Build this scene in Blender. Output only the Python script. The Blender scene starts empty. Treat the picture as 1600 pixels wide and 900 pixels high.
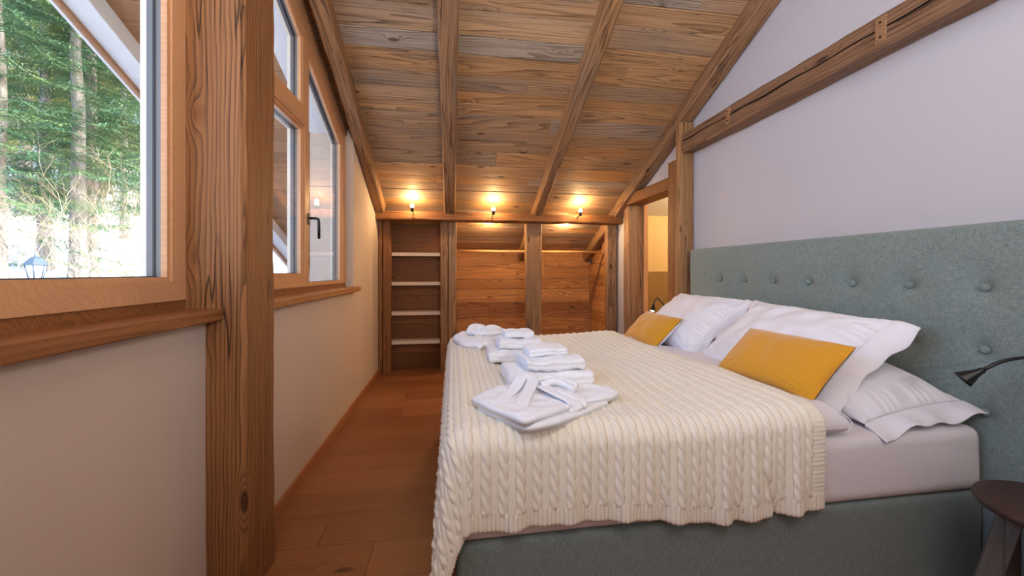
import bpy, bmesh, math, random
import numpy as np
from mathutils import Vector, Matrix, noise as mnoise

# ------------------------------------------------------------------ camera / sky / lights / exposure
S = bpy.context.scene
COL = S.collection
H = 1.15                                   # eye height
YAW = math.radians(8.67)
cam_d = bpy.data.cameras.new('camera')
cam = bpy.data.objects.new('camera', cam_d); COL.objects.link(cam)
cam.location = (0, 0, H); cam.rotation_euler = (math.pi/2, 0, -YAW)
cam_d.sensor_width = 36; cam_d.lens = 36*610/1600; cam_d.shift_y = -26/1600
cam_d.clip_start = .02; cam_d.clip_end = 300
S.camera = cam

S.view_settings.view_transform = 'Standard'; S.view_settings.look = 'None'
S.view_settings.gamma = 1; S.view_settings.use_curve_mapping = False
S.view_settings.exposure = 0.62

W = bpy.data.worlds.new('world'); S.world = W; W.use_nodes = True
wn = W.node_tree.nodes; wl = W.node_tree.links
sky = wn.new('ShaderNodeTexSky'); sky.sky_type = 'NISHITA'; sky.sun_disc = False
sky.sun_elevation = math.radians(28); sky.sun_rotation = math.radians(100); sky.dust_density = 2.5; sky.air_density = 1.0
wl.new(sky.outputs[0], wn['Background'].inputs[0]); wn['Background'].inputs[1].default_value = 0.72

def light(name, kind, loc, energy, color, rot=(0,0,0), **kw):
    d = bpy.data.lights.new(name, kind); d.energy = energy; d.color = color
    for k, v in kw.items(): setattr(d, k, v)
    o = bpy.data.objects.new(name, d); COL.objects.link(o); o.location = loc; o.rotation_euler = rot
    return o
# low winter sun from behind the house: lights the forest, does not enter the room
light('sun', 'SUN', (20,-10,20), 3.2, (1.0,.86,.64), rot=(math.radians(58), 0, math.radians(68)), angle=math.radians(1.0))
# fill lights added behind the camera, not fixtures of the room
light('overhead_fill_light', 'AREA', (0.15,-.75,3.1), 15, (.97,.98,1.0), rot=(math.radians(22),0,0), shape='RECTANGLE', size=1.5, size_y=1.1)  # added soft fill from overhead, evens out the dim interior
light('upward_fill_light', 'AREA', (0.7,-1.3,1.7), 58, (.98,.97,.97), rot=(math.radians(180-30),0,0), shape='DISK', size=.5)  # added upward fill, brightens the ceiling boards
# sampling portals in the window openings
def portal(y0, y1, z0, z1):
    o = light('window_portal', 'AREA', (-.99,(y0+y1)/2,(z0+z1)/2), 1, (1,1,1), rot=(0,-math.pi/2,0), shape='RECTANGLE', size=z1-z0, size_y=y1-y0)
    o.data.cycles.is_portal = True
portal(-.3,1.45,1.06,3.1); portal(1.69,3.43,1.06,2.9)

# ------------------------------------------------------------------ node helpers / materials
class NT:
    def __init__(s, name):
        s.m = bpy.data.materials.new(name); s.m.use_nodes = True
        s.t = s.m.node_tree; s.b = s.t.nodes['Principled BSDF']; s.out = s.t.nodes['Material Output']
    def n(s, typ, **kw):
        x = s.t.nodes.new(typ)
        for k, v in kw.items(): setattr(x, k, v)
        return x
    def l(s, a, b): s.t.links.new(a, b)
    def setin(s, node, idx, val):
        if hasattr(val, 'is_output') or hasattr(val, 'links'): s.l(val, node.inputs[idx])
        else: node.inputs[idx].default_value = val
    def math(s, op, a, b=0.0, c=None, clamp=False):
        x = s.n('ShaderNodeMath', operation=op); x.use_clamp = clamp
        s.setin(x, 0, a); s.setin(x, 1, b)
        if c is not None: s.setin(x, 2, c)
        return x.outputs[0]
    def mix(s, f, a, b, mode='MIX'):
        x = s.n('ShaderNodeMix', data_type='RGBA', blend_type=mode)
        s.setin(x, 0, f); s.setin(x, 6, a); s.setin(x, 7, b)
        return x.outputs[2]
    def ramp(s, f, stops, interp='LINEAR'):
        x = s.n('ShaderNodeValToRGB'); cr = x.color_ramp; cr.interpolation = interp
        while len(cr.elements) < len(stops): cr.elements.new(.5)
        for e, (p, c) in zip(cr.elements, stops): e.position = p; e.color = (*c, 1) if len(c) == 3 else c
        s.setin(x, 0, f); return x.outputs[0]
    def noise(s, vec, scale, detail=2, rough=.5, dist=0):
        x = s.n('ShaderNodeTexNoise'); s.l(vec, x.inputs['Vector'])
        x.inputs['Scale'].default_value = scale; x.inputs['Detail'].default_value = detail
        x.inputs['Roughness'].default_value = rough; x.inputs['Distortion'].default_value = dist
        return x.outputs['Fac']
    def scale(s, vec, sc):
        x = s.n('ShaderNodeVectorMath', operation='MULTIPLY'); s.l(vec, x.inputs[0]); x.inputs[1].default_value = sc
        return x.outputs[0]
    def coord(s, rand=True):
        c = s.n('ShaderNodeTexCoord').outputs['Object']
        if not rand: return c, None
        oi = s.n('ShaderNodeObjectInfo').outputs['Random']
        k = s.n('ShaderNodeVectorMath', operation='SCALE'); k.inputs[0].default_value = (37.1, 53.7, 71.3); s.l(oi, k.inputs['Scale'])
        a = s.n('ShaderNodeVectorMath', operation='ADD'); s.l(c, a.inputs[0]); s.l(k.outputs[0], a.inputs[1])
        return a.outputs[0], oi
    def bump(s, h, strength, dist, prev=None):
        x = s.n('ShaderNodeBump'); x.inputs['Strength'].default_value = strength; x.inputs['Distance'].default_value = dist
        s.l(h, x.inputs['Height'])
        if prev is not None: s.l(prev, x.inputs['Normal'])
        return x.outputs[0]
    def fin(s, color, rough=.6, normal=None, spec=.3, **kw):
        s.setin(s.b, 'Base Color', color if not isinstance(color, tuple) else (*color[:3], 1))
        s.setin(s.b, 'Roughness', rough); s.b.inputs['Specular IOR Level'].default_value = spec
        if normal is not None: s.l(normal, s.b.inputs['Normal'])
        for k, v in kw.items(): s.b.inputs[k].default_value = v
        return s.m
def srgb(r, g, b):
    f = lambda c: (c/255/12.92) if c/255 <= .04045 else ((c/255+.055)/1.055)**2.4
    return (f(r), f(g), f(b))

def wood(name, tones, dark, rings=10, ring_amt=.5, fibre_amt=.35, knots=True, bumpd=.0015, rough=.6, grey=None, grey_amt=.0, sy=6.0, sx=.38, lin=45, spec=.3, checks=0):
    """tones: list of colours picked per board by the object's random value"""
    t = NT(name); v, rnd = t.coord()
    if len(tones) == 1: tones = tones*2
    low = t.noise(t.scale(v, (sx, sy, sy)), 1.0, 1.2, .4)
    field = t.math('MULTIPLY', low, rings)
    if knots:
        vo = t.n('ShaderNodeTexVoronoi'); t.l(t.scale(v, (2.0, 5.5, 5.5)), vo.inputs['Vector']); vo.inputs['Scale'].default_value = 1.0
        kd = t.n('ShaderNodeMapRange', interpolation_type='SMOOTHSTEP'); t.l(vo.outputs['Distance'], kd.inputs[0])
        kd.inputs[1].default_value = .34; kd.inputs[2].default_value = .02; kd.inputs[3].default_value = 0; kd.inputs[4].default_value = 1
        kk = kd.outputs[0]
        field = t.math('MULTIPLY_ADD', t.math('MULTIPLY', kk, kk), 2.6, field)
    sp = t.n('ShaderNodeSeparateXYZ'); t.l(v, sp.inputs[0])
    field = t.math('MULTIPLY_ADD', t.math('ADD', sp.outputs[1], sp.outputs[2]), lin, field)
    wob = t.noise(t.scale(v, (4, 40, 40)), 1.0, 2)
    field = t.math('MULTIPLY_ADD', wob, .35, field)
    band = t.math('FRACT', field)
    late = t.math('POWER', band, 2.2)                   # sharp late-wood edge
    fib = t.noise(t.scale(v, (2.2, 110, 110)), 1.0, 3, .6)
    fib2 = t.math('SUBTRACT', fib, .5)
    base = t.ramp(rnd, [(i/max(1,len(tones)-1), c) for i, c in enumerate(tones)], 'LINEAR')
    patch = t.noise(t.scale(v, (.7, 2.6, 2.6)), 1.0, 3, .55)
    if grey is not None:
        g = t.n('ShaderNodeMapRange', interpolation_type='SMOOTHSTEP'); t.l(patch, g.inputs[0])
        g.inputs[1].default_value = .62-grey_amt*.3; g.inputs[2].default_value = .78-grey_amt*.3
        base = t.mix(t.math('MULTIPLY', g.outputs[0], .55), base, (*grey, 1))
    f = t.math('ADD', t.math('MULTIPLY', late, ring_amt), t.math('MULTIPLY', fib2, fibre_amt*3), clamp=True)
    colr = t.mix(f, base, (*dark, 1))
    br = t.math('MULTIPLY_ADD', patch, .5, .75)
    x = t.n('ShaderNodeVectorMath', operation='SCALE'); t.l(colr, x.inputs[0]); t.l(br, x.inputs['Scale']); colr = x.outputs[0]
    hgt = t.math('ADD', t.math('MULTIPLY', late, -.5), t.math('MULTIPLY', fib, .8))
    if knots:
        ks = t.n('ShaderNodeMapRange'); t.l(vo.outputs['Distance'], ks.inputs[0]); ks.inputs[1].default_value = .10; ks.inputs[2].default_value = .05
        colr = t.mix(t.math('MULTIPLY', ks.outputs[0], .75), colr, (dark[0]*.35, dark[1]*.3, dark[2]*.3, 1))
        hgt = t.math('SUBTRACT', hgt, ks.outputs[0])
    if checks:
        cn = t.noise(t.scale(v, (.8, 26, 26)), 1.0, 1.5, .5)
        cr = t.n('ShaderNodeMapRange'); t.l(t.math('ABSOLUTE', t.math('SUBTRACT', cn, .56)), cr.inputs[0]); cr.inputs[1].default_value = .012*checks; cr.inputs[2].default_value = 0
        gate = t.n('ShaderNodeMapRange'); t.l(t.noise(t.scale(v, (1.4, 9, 9)), 1.0, 1), gate.inputs[0]); gate.inputs[1].default_value = .5; gate.inputs[2].default_value = .58
        ck = t.math('MULTIPLY', cr.outputs[0], gate.outputs[0])
        colr = t.mix(t.math('MULTIPLY', ck, .85), colr, (dark[0]*.2, dark[1]*.2, dark[2]*.2, 1))
        hgt = t.math('SUBTRACT', hgt, t.math('MULTIPLY', ck, 1.6))
    return t.fin(colr, rough, t.bump(hgt, .8, bumpd), spec)

def plaster(name, c, var=.04, bd=.0006):
    t = NT(name); v, _ = t.coord(False)
    n1 = t.noise(v, 1.3, 3); n2 = t.noise(v, 90, 4, .6)
    colr = t.mix(n1, (*[x*(1-var) for x in c], 1), (*[min(1,x*(1+var)) for x in c], 1))
    return t.fin(colr, .85, t.bump(n2, .35, bd), .2)

def cloth(name, c, c2=None, weave=900, bd=.0004, rough=.9, wr=0, sheen=.2, spec=.15):
    t = NT(name); v, _ = t.coord(False)
    wx = t.n('ShaderNodeTexNoise'); t.l(t.scale(v, (1, .12, 1)), wx.inputs['Vector']); wx.inputs['Scale'].default_value = weave; wx.inputs['Detail'].default_value = 2
    wy = t.n('ShaderNodeTexNoise'); t.l(t.scale(v, (1, 1, .12)), wy.inputs['Vector']); wy.inputs['Scale'].default_value = weave; wy.inputs['Detail'].default_value = 2
    w = t.math('ADD', wx.outputs['Fac'], wy.outputs['Fac']); w = t.math('MULTIPLY', w, .5)
    if c2 is None: c2 = tuple(x*.92 for x in c)
    mr = t.n('ShaderNodeMapRange'); t.l(w, mr.inputs[0]); mr.inputs[1].default_value = .36; mr.inputs[2].default_value = .64
    colr = t.mix(mr.outputs[0], (*c, 1), (*c2, 1))
    nrm = t.bump(w, .5, bd)
    if wr:
        wn_ = t.noise(v, 7, 3, .55, .6); nrm = t.bump(wn_, .6, wr, nrm)
    return t.fin(colr, rough, nrm, spec, **{'Sheen Weight': sheen})

def plain(name, c, rough=.5, metal=0, spec=.5):
    t = NT(name); v, _ = t.coord(False); n = t.noise(v, 60, 3)
    colr = t.mix(n, (*[x*.94 for x in c], 1), (*[min(1, x*1.05) for x in c], 1))
    return t.fin(colr, rough, None, spec, Metallic=metal)

def emit(name, c, s):
    t = NT(name); t.b.inputs['Base Color'].default_value = (*c, 1)
    t.b.inputs['Emission Color'].default_value = (*c, 1); t.b.inputs['Emission Strength'].default_value = s
    return t.m

M = {}
DK = srgb(62,34,17)
M['ceil'] = wood('reclaimed_ceiling_board', [srgb(196,156,114), srgb(170,140,110), srgb(204,156,104), srgb(158,136,116), srgb(200,150,96), srgb(176,140,104), srgb(206,168,126), srgb(172,160,146), srgb(204,150,92), srgb(180,150,118)], srgb(74,46,28), rings=16, ring_amt=.62, fibre_amt=.5, grey=srgb(126,116,106), grey_amt=.45, bumpd=.002, checks=.8)
M['beam'] = wood('hewn_old_beam', [srgb(166,126,90), srgb(176,134,96), srgb(158,120,86), srgb(172,128,86)], srgb(54,34,20), rings=18, ring_amt=.62, fibre_amt=.6, grey=srgb(130,112,96), grey_amt=.3, bumpd=.003, checks=1.3, sy=9, lin=60)
M['post'] = wood('old_post_timber', [srgb(146,97,56), srgb(156,106,64), srgb(140,90,50)], srgb(50,24,10), rings=12, ring_amt=.7, fibre_amt=.36, bumpd=.0025, checks=1.2, sy=4.2, lin=70)
M['tie'] = wood('dark_tie_beam', [srgb(130,98,74), srgb(136,102,76)], srgb(44,28,18), rings=16, ring_amt=.45, fibre_amt=.5, grey=srgb(104,86,74), grey_amt=.1, bumpd=.003, checks=1.2)
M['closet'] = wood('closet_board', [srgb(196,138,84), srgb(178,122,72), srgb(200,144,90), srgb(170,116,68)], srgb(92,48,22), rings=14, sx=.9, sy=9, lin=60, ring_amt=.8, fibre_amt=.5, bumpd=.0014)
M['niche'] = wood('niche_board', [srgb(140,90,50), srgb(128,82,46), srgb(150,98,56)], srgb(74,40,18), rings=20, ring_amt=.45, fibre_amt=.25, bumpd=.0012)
M['floor'] = wood('oak_floor_board', [srgb(160,106,66), srgb(146,94,58), srgb(168,114,72), srgb(138,88,54), srgb(156,102,62)], srgb(88,50,28), rings=11, ring_amt=.3, fibre_amt=.2, bumpd=.0004, rough=.42, spec=.4)
M['skirt'] = wood('oak_skirting', [srgb(172,114,74), srgb(166,110,70)], srgb(110,66,38), rings=5, ring_amt=.25, fibre_amt=.2, knots=False, bumpd=.0003, rough=.5)
M['larch'] = wood('larch_window_frame', [srgb(212,162,118), srgb(210,158,114)], srgb(180,124,82), rings=6, ring_amt=.3, fibre_amt=.15, knots=False, bumpd=.0002, rough=.4, sy=12)
M['sill'] = wood('oak_sill', [srgb(150,96,54), srgb(156,102,60)], srgb(84,46,22), rings=9, ring_amt=.45, fibre_amt=.4, bumpd=.001, rough=.5)
M['sill_light'] = wood('light_oak_sill', [srgb(186,132,84), srgb(180,126,78)], srgb(120,74,40), rings=8, ring_amt=.35, fibre_amt=.3, bumpd=.0008, rough=.5)
M['soffit'] = wood('soffit_board', [srgb(170,124,86), srgb(158,116,80), srgb(178,132,94)], srgb(110,74,46), rings=8, ring_amt=.35, fibre_amt=.25, bumpd=.001)
M['stool'] = wood('dark_stained_stool_wood', [srgb(76,56,50)], srgb(44,32,30), rings=6, ring_amt=.35, fibre_amt=.3, knots=False, bumpd=.0004, rough=.5)
M['stool_grey'] = wood('grey_stool_leg_wood', [srgb(104,98,90)], srgb(70,64,58), rings=8, ring_amt=.35, fibre_amt=.3, knots=False, bumpd=.0004, rough=.6)
M['rod'] = wood('pale_rod_wood', [srgb(214,164,108)], srgb(190,136,84), rings=5, ring_amt=.2, fibre_amt=.1, knots=False, bumpd=.0002)
M['white_wall'] = plaster('white_plaster', srgb(186,184,190))
M['left_wall'] = plaster('left_plaster', srgb(208,190,174))
M['ext_wall'] = plaster('exterior_plaster', srgb(226,226,224))
M['yellow_wall'] = plaster('warm_hall_plaster', srgb(240,214,160))
M['shelf'] = plaster('white_shelf', srgb(226,208,190), .01, .0002)
M['teal'] = cloth('teal_grey_linen', srgb(138,150,146), srgb(104,117,116), weave=420, bd=.0008)
M['sheet'] = cloth('white_cotton_sheet', srgb(228,222,226), srgb(222,216,220), weave=1400, bd=.0001, wr=.006)
M['pillow'] = cloth('white_pillow_cotton', srgb(238,236,242), srgb(232,230,236), weave=1400, bd=.0001, wr=.008)
M['mustard'] = cloth('mustard_velvet', srgb(222,158,40), srgb(208,142,30), weave=600, bd=.0003, wr=.004, sheen=.5)
M['towel'] = cloth('white_terry', srgb(252,252,255), srgb(238,240,246), weave=260, bd=.003)
M['robe'] = cloth('white_waffle_robe', srgb(252,252,255), srgb(238,240,246), weave=330, bd=.002)
M['black'] = plain('black_metal', (.012,.012,.013), .35, .2)
M['alu'] = plain('grey_aluminium', srgb(112,112,110), .45, .3)
M['cream'] = plain('cream_cover', srgb(236,226,206), .6)
M['bulb'] = emit('warm_bulb', (1,.72,.36), 60)
M['lampface'] = emit('warm_lamp_face', (1,.8,.45), 14)
M['lampglass'] = plain('frosted_lantern_glass', srgb(214,222,226), .3); M['lens'] = plain('grey_lamp_lens', srgb(60,66,72), .2)
M['metal_grey'] = plain('lantern_metal', srgb(84,104,122), .5, .3)
M['verge'] = plaster('verge_paint', srgb(222,220,214))
M['stone'] = None

t = NT('stone_tile'); v, rnd = t.coord(); M['stone'] = t.fin(t.mix(t.noise(v, 6, 5, .6), (*srgb(178,148,100), 1), (*srgb(150,122,80), 1)), .5, t.bump(t.noise(v, 30, 4), .3, .001), .4)
# glass: clear pane, Fresnel reflection
t = NT('window_glass'); tr = t.n('ShaderNodeBsdfTransparent'); gl = t.n('ShaderNodeBsdfGlossy'); gl.inputs['Roughness'].default_value = .0
ge = t.n('ShaderNodeNewGeometry'); dp = t.n('ShaderNodeVectorMath', operation='DOT_PRODUCT'); t.l(ge.outputs['Incoming'], dp.inputs[0]); t.l(ge.outputs['Normal'], dp.inputs[1])
fz = t.math('MULTIPLY_ADD', t.math('POWER', t.math('SUBTRACT', 1.0, t.math('ABSOLUTE', dp.outputs['Value'])), 5.0), .955, .045); mx = t.n('ShaderNodeMixShader')
t.l(fz, mx.inputs[0]); t.l(tr.outputs[0], mx.inputs[1]); t.l(gl.outputs[0], mx.inputs[2]); t.l(mx.outputs[0], t.out.inputs[0]); M['glass'] = t.m
# knit
t = NT('cream_cable_knit'); v, _ = t.coord(False)
uv = t.n('ShaderNodeTexCoord').outputs['UV']
wv = t.n('ShaderNodeTexWave', wave_type='BANDS', bands_direction='Y'); t.l(uv, wv.inputs['Vector']); wv.inputs['Scale'].default_value = 75; wv.inputs['Distortion'].default_value = 1.2; wv.inputs['Detail'].default_value = 1
n2 = t.noise(v, 500, 3)
hh = t.math('ADD', t.math('MULTIPLY', wv.outputs['Fac'], .5), n2)
cc = t.mix(t.noise(v, 2.5, 2), (*srgb(246,238,222), 1), (*srgb(238,228,208), 1))
M['knit'] = t.fin(cc, .95, t.bump(hh, .5, .0009), .1, **{'Sheen Weight': .25})
# snow, bark, needles
t = NT('snow'); v, _ = t.coord(False); M['snow'] = t.fin(t.mix(t.noise(v, .6, 4), (*srgb(222,228,240), 1), (*srgb(196,206,224), 1)), .7, t.bump(t.noise(v, 1.5, 5), .6, .15), .2)
t = NT('spruce_bark'); v, _ = t.coord(); nb = t.noise(t.scale(v, (5, 5, 1.4)), 2, 5, .65)
M['bark'] = t.fin(t.ramp(nb, [(.3, srgb(88,88,88)), (.5, srgb(128,128,128)), (.7, srgb(164,166,168))]), .9, t.bump(nb, .8, .03), .1)
t = NT('spruce_needles'); v, rnd = t.coord(); nn = t.noise(v, 1.6, 3)
g = t.ramp(nn, [(.3, srgb(52,88,70)), (.5, srgb(84,122,94)), (.72, srgb(124,148,94))])
M['needle'] = t.fin(g, .75, None, .15)
t.b.inputs['Subsurface Weight'].default_value = 0
t = NT('sun_tinted_needles'); v, rnd = t.coord(); nn = t.noise(v, 1.2, 3)
M['needle2'] = t.fin(t.ramp(nn, [(.3, srgb(104,124,76)), (.5, srgb(170,172,100)), (.72, srgb(222,206,140))]), .8, None, .1)  # lit version of the needles: sunlight painted in as pale yellow
M['twig'] = plain('bare_twig', srgb(186,172,150), .9, 0, .1)

# ------------------------------------------------------------------ object helpers
def prop(o, label=None, cat=None, group=None, kind=None):
    if label: o['label'] = label
    if cat: o['category'] = cat
    if group: o['group'] = group
    if kind: o['kind'] = kind
    return o
def attach(o, parent):
    if parent is not None:
        o.parent = parent; o.matrix_parent_inverse = Matrix.Translation(-Vector(parent.location))
def obj(name, verts, faces, mat, parent=None, smooth=False, mw=None):
    me = bpy.data.meshes.new(name); me.from_pydata([tuple(v) for v in verts], [], faces); me.validate(); me.update()
    o = bpy.data.objects.new(name, me); COL.objects.link(o)
    me.materials.append(M[mat] if isinstance(mat, str) else mat)
    if smooth: me.shade_smooth()
    if mw is not None: o.matrix_world = mw
    attach(o, parent); return o
def bmobj(name, bm, mat, parent=None, smooth=False, mw=None):
    me = bpy.data.meshes.new(name); bmesh.ops.recalc_face_normals(bm, faces=bm.faces); bm.to_mesh(me); bm.free()
    o = bpy.data.objects.new(name, me); COL.objects.link(o); me.materials.append(M[mat] if isinstance(mat, str) else mat)
    if smooth: me.shade_smooth()
    if mw is not None: o.matrix_world = mw
    attach(o, parent); return o
def empty(name, loc, label=None, cat=None, group=None):
    o = bpy.data.objects.new(name, None); COL.objects.link(o); o.location = loc; o.empty_display_size = .1
    return prop(o, label, cat, group)
def box_bm(bm, x0, x1, y0, y1, z0, z1, bev=0, seg=1):
    r = bmesh.ops.create_cube(bm, size=1)
    for v in r['verts']: v.co = Vector(((x0+x1)/2+v.co.x*(x1-x0), (y0+y1)/2+v.co.y*(y1-y0), (z0+z1)/2+v.co.z*(z1-z0)))
    if bev:
        es = list({e for v in r['verts'] for e in v.link_edges})
        bmesh.ops.bevel(bm, geom=es, offset=bev, segments=seg, affect='EDGES', profile=.5)
def box(name, x0, x1, y0, y1, z0, z1, mat, parent=None, bev=.003, seg=2, smooth=False):
    bm = bmesh.new(); cx, cy, cz = (x0+x1)/2, (y0+y1)/2, (z0+z1)/2
    box_bm(bm, x0-cx, x1-cx, y0-cy, y1-cy, z0-cz, z1-cz, bev, seg)
    return bmobj(name, bm, mat, parent, smooth, Matrix.Translation((cx, cy, cz)))
def prism_x(name, poly, x0, x1, mat, parent=None):            # convex polygon(s) in (y,z), extruded along x
    bm = bmesh.new()
    for P_ in (poly if isinstance(poly[0], list) else [poly]):
        n = len(P_); V = [bm.verts.new((x, y, z)) for x in (x0, x1) for y, z in P_]
        bm.faces.new(V[:n]); bm.faces.new(V[n:][::-1])
        for i in range(n): bm.faces.new((V[i], V[n+i], V[n+(i+1) % n], V[(i+1) % n]))
    return bmobj(name, bm, mat, parent)
def ring_x(name, outer, inner, x0, x1, mat, parent=None):     # frame ring in (y,z)
    n = len(outer); bm = bmesh.new()
    A = [[bm.verts.new((x, y, z)) for y, z in P] for x in (x0, x1) for P in (outer, inner)]
    for i in range(n):
        j = (i+1) % n
        bm.faces.new((A[0][i], A[0][j], A[1][j], A[1][i])); bm.faces.new((A[2][i], A[3][i], A[3][j], A[2][j]))
        bm.faces.new((A[0][i], A[2][i], A[2][j], A[0][j])); bm.faces.new((A[1][i], A[1][j], A[3][j], A[3][i]))
    return bmobj(name, bm, mat, parent)
def frame_mat(p0, p1, up):
    p0 = Vector(p0); p1 = Vector(p1); ex = (p1-p0).normalized(); ez = (Vector(up)-ex*ex.dot(Vector(up))).normalized(); ey = ez.cross(ex)
    m = Matrix((ex, ey, ez)).transposed().to_4x4(); m.translation = p0; return m, (p1-p0).length
def plank(name, p0, p1, w, t, mat, up, parent=None, c=.0025):
    """board from p0 to p1 (centre line of its back face); thickness grows along 'up'; visible edges chamfered"""
    m, L = frame_mat(p0, p1, up)
    sec = [(-w/2, 0), (-w/2, t-c), (-w/2+c, t), (w/2-c, t), (w/2, t-c), (w/2, 0)]
    vs = [(0, y, z) for y, z in sec]+[(L, y, z) for y, z in sec]
    fs = [tuple(range(6))[::-1], tuple(range(6, 12))]+[(i, (i+1) % 6, 6+(i+1) % 6, 6+i) for i in range(6)]
    return obj(name, vs, fs, mat, parent, False, m)
def timber(name, p0, p1, w, h, mat, up=(0,0,1), rough=.004, bev=.01, seed=0, seg=.05, parent=None, bow=0, groove=None):
    """hewn beam: local X along its length, w along local Y, h along local Z"""
    m, L = frame_mat(p0, p1, up); n = max(4, int(L/seg))
    b = bev; k = 4
    sec = []
    cs = [(w/2-b, h/2-b, 0), (-w/2+b, h/2-b, 90), (-w/2+b, -h/2+b, 180), (w/2-b, -h/2+b, 270)]
    for (cy, cz, a0) in cs:
        for a in (0, 45, 90): 
            r = math.radians(a0+a); sec.append([cy+b*math.cos(r), cz+b*math.sin(r), math.cos(r), math.sin(r)])
        # mid side points toward next corner
    full = []
    for i in range(12):
        full.append(sec[i])
        if i % 3 == 2:
            A = sec[i]; B = sec[(i+1) % 12]
            for f in (.2, .4, .5, .6, .8): full.append([A[0]*(1-f)+B[0]*f, A[1]*(1-f)+B[1]*f, A[2], A[3]])
    N = len(full); vs = []
    for i in range(n+1):
        x = L*i/n
        for j, (y, z, ny, nz) in enumerate(full):
            d = rough*(mnoise.noise(Vector((x*1.6+seed*7.3, y*9, z*9)))*1.6+mnoise.noise(Vector((x*7+seed*3.1, y*30+5, z*30)))*.9)
            if abs(ny) > .1 and abs(nz) > .1: d += rough*1.6*mnoise.noise(Vector((x*5+seed, ny*3, nz*3)))-rough*.6
            yy, zz = y+ny*d, z+nz*d+bow*math.sin(math.pi*i/n)
            if groove and abs(z-groove[1]) < 1e-6 and False: pass
            vs.append((x, yy, zz))
    fs = [tuple(range(N))[::-1], tuple(n*N+j for j in range(N))]
    for i in range(n):
        for j in range(N):
            a = i*N+j; c_ = i*N+(j+1) % N; fs.append((a, c_, c_+N, a+N))
    return obj(name, vs, fs, mat, parent, False, m)
def lathe(name, prof, mat, parent=None, mw=None, n=24, smooth=True):     # prof (r,z)
    vs = []; fs = []
    for r, z in prof:
        for i in range(n): a = 2*math.pi*i/n; vs.append((r*math.cos(a), r*math.sin(a), z))
    for k in range(len(prof)-1):
        for i in range(n): j = (i+1) % n; fs.append((k*n+i, k*n+j, (k+1)*n+j, (k+1)*n+i))
    fs.append(tuple(range(n))[::-1]); fs.append(tuple((len(prof)-1)*n+i for i in range(n)))
    return obj(name, vs, fs, mat, parent, smooth, mw)
def tube_data(pts, rad, n=8):
    vs = []; fs = []; P = [Vector(p) for p in pts]; prev = None
    rr = rad if isinstance(rad, (list, tuple)) else [rad]*len(P)
    for i, p in enumerate(P):
        tn = (P[min(i+1, len(P)-1)]-P[max(i-1, 0)]).normalized()
        if prev is None: a = tn.orthogonal().normalized()
        else: a = (prev-tn*prev.dot(tn)).normalized()
        prev = a; b = tn.cross(a)
        for k in range(n): t_ = 2*math.pi*k/n; vs.append(p+(a*math.cos(t_)+b*math.sin(t_))*rr[i])
    for i in range(len(P)-1):
        for k in range(n): j = (k+1) % n; fs.append((i*n+k, i*n+j, (i+1)*n+j, (i+1)*n+k))
    fs.append(tuple(range(n))[::-1]); fs.append(tuple((len(P)-1)*n+k for k in range(n)))
    return vs, fs
def tube(name, pts, rad, mat, parent=None, n=8):
    vs, fs = tube_data(pts, rad, n); return obj(name, vs, fs, mat, parent, True)
def smooth_path(pts, k=6):
    out = []; P = [Vector(p) for p in pts]; P = [P[0]*2-P[1]]+P+[P[-1]*2-P[-2]]
    for i in range(1, len(P)-2):
        for s in range(k):
            t_ = s/k; a, b, c, d = P[i-1:i+3]
            out.append(.5*((2*b)+(c-a)*t_+(2*a-5*b+4*c-d)*t_*t_+(3*b-3*c+d-a)*t_**3))
    out.append(P[-2]); return out
def grid_mesh(name, X, Y, Z, mat, parent=None, closed=False, uv=None):    # arrays (n,m)
    n, m = X.shape; co = np.stack([X, Y, Z], -1).reshape(-1, 3).astype(np.float32)
    i = np.arange(n-1)[:, None]*m; j = np.arange(m-1)[None, :]
    a = (i+j).ravel(); q = np.stack([a, a+1, a+m+1, a+m], 1).astype(np.int32)
    me = bpy.data.meshes.new(name); me.vertices.add(len(co)); me.vertices.foreach_set('co', co.ravel())
    me.loops.add(q.size); me.loops.foreach_set('vertex_index', q.ravel()); me.polygons.add(len(q))
    me.polygons.foreach_set('loop_start', np.arange(0, q.size, 4, dtype=np.int32)); me.polygons.foreach_set('loop_total', np.full(len(q), 4, dtype=np.int32))
    me.update(calc_edges=True); me.validate()
    if uv is not None:
        L = me.uv_layers.new(name='UVMap'); u = np.stack(uv, -1).reshape(-1, 2).astype(np.float32)[q.ravel()]; L.data.foreach_set('uv', u.ravel())
    me.shade_smooth(); me.materials.append(M[mat]); o = bpy.data.objects.new(name, me); COL.objects.link(o); attach(o, parent); return o

# smooth numpy noise (sum of sines)
def snoise(x, y, seed, f=1.0, n=7):
    r = np.random.RandomState(seed); out = np.zeros_like(x, dtype=float)
    for _ in range(n):
        a = r.uniform(0, 2*np.pi); k = f*r.uniform(.5, 1.6); ph = r.uniform(0, 6.28)
        out += np.sin(2*np.pi*k*(x*np.cos(a)+y*np.sin(a))+ph+1.1*np.sin(2*np.pi*k*.6*(y*np.cos(a)-x*np.sin(a))+ph*2))
    return out/n**.5

# ------------------------------------------------------------------ the setting
SL = .4578
CZ = lambda y: H+2.76-SL*y            # underside of the ceiling boards
RZ = lambda y: H+2.632-SL*y           # underside of the rafters
YR = -.35; YB = -2.7; YF = 5.45; XL = -.82; XR = 2.0
def st(o): o['kind'] = 'structure'; return o
ridge = CZ(YR); zback = ridge-(YR-YB)*.5
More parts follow.
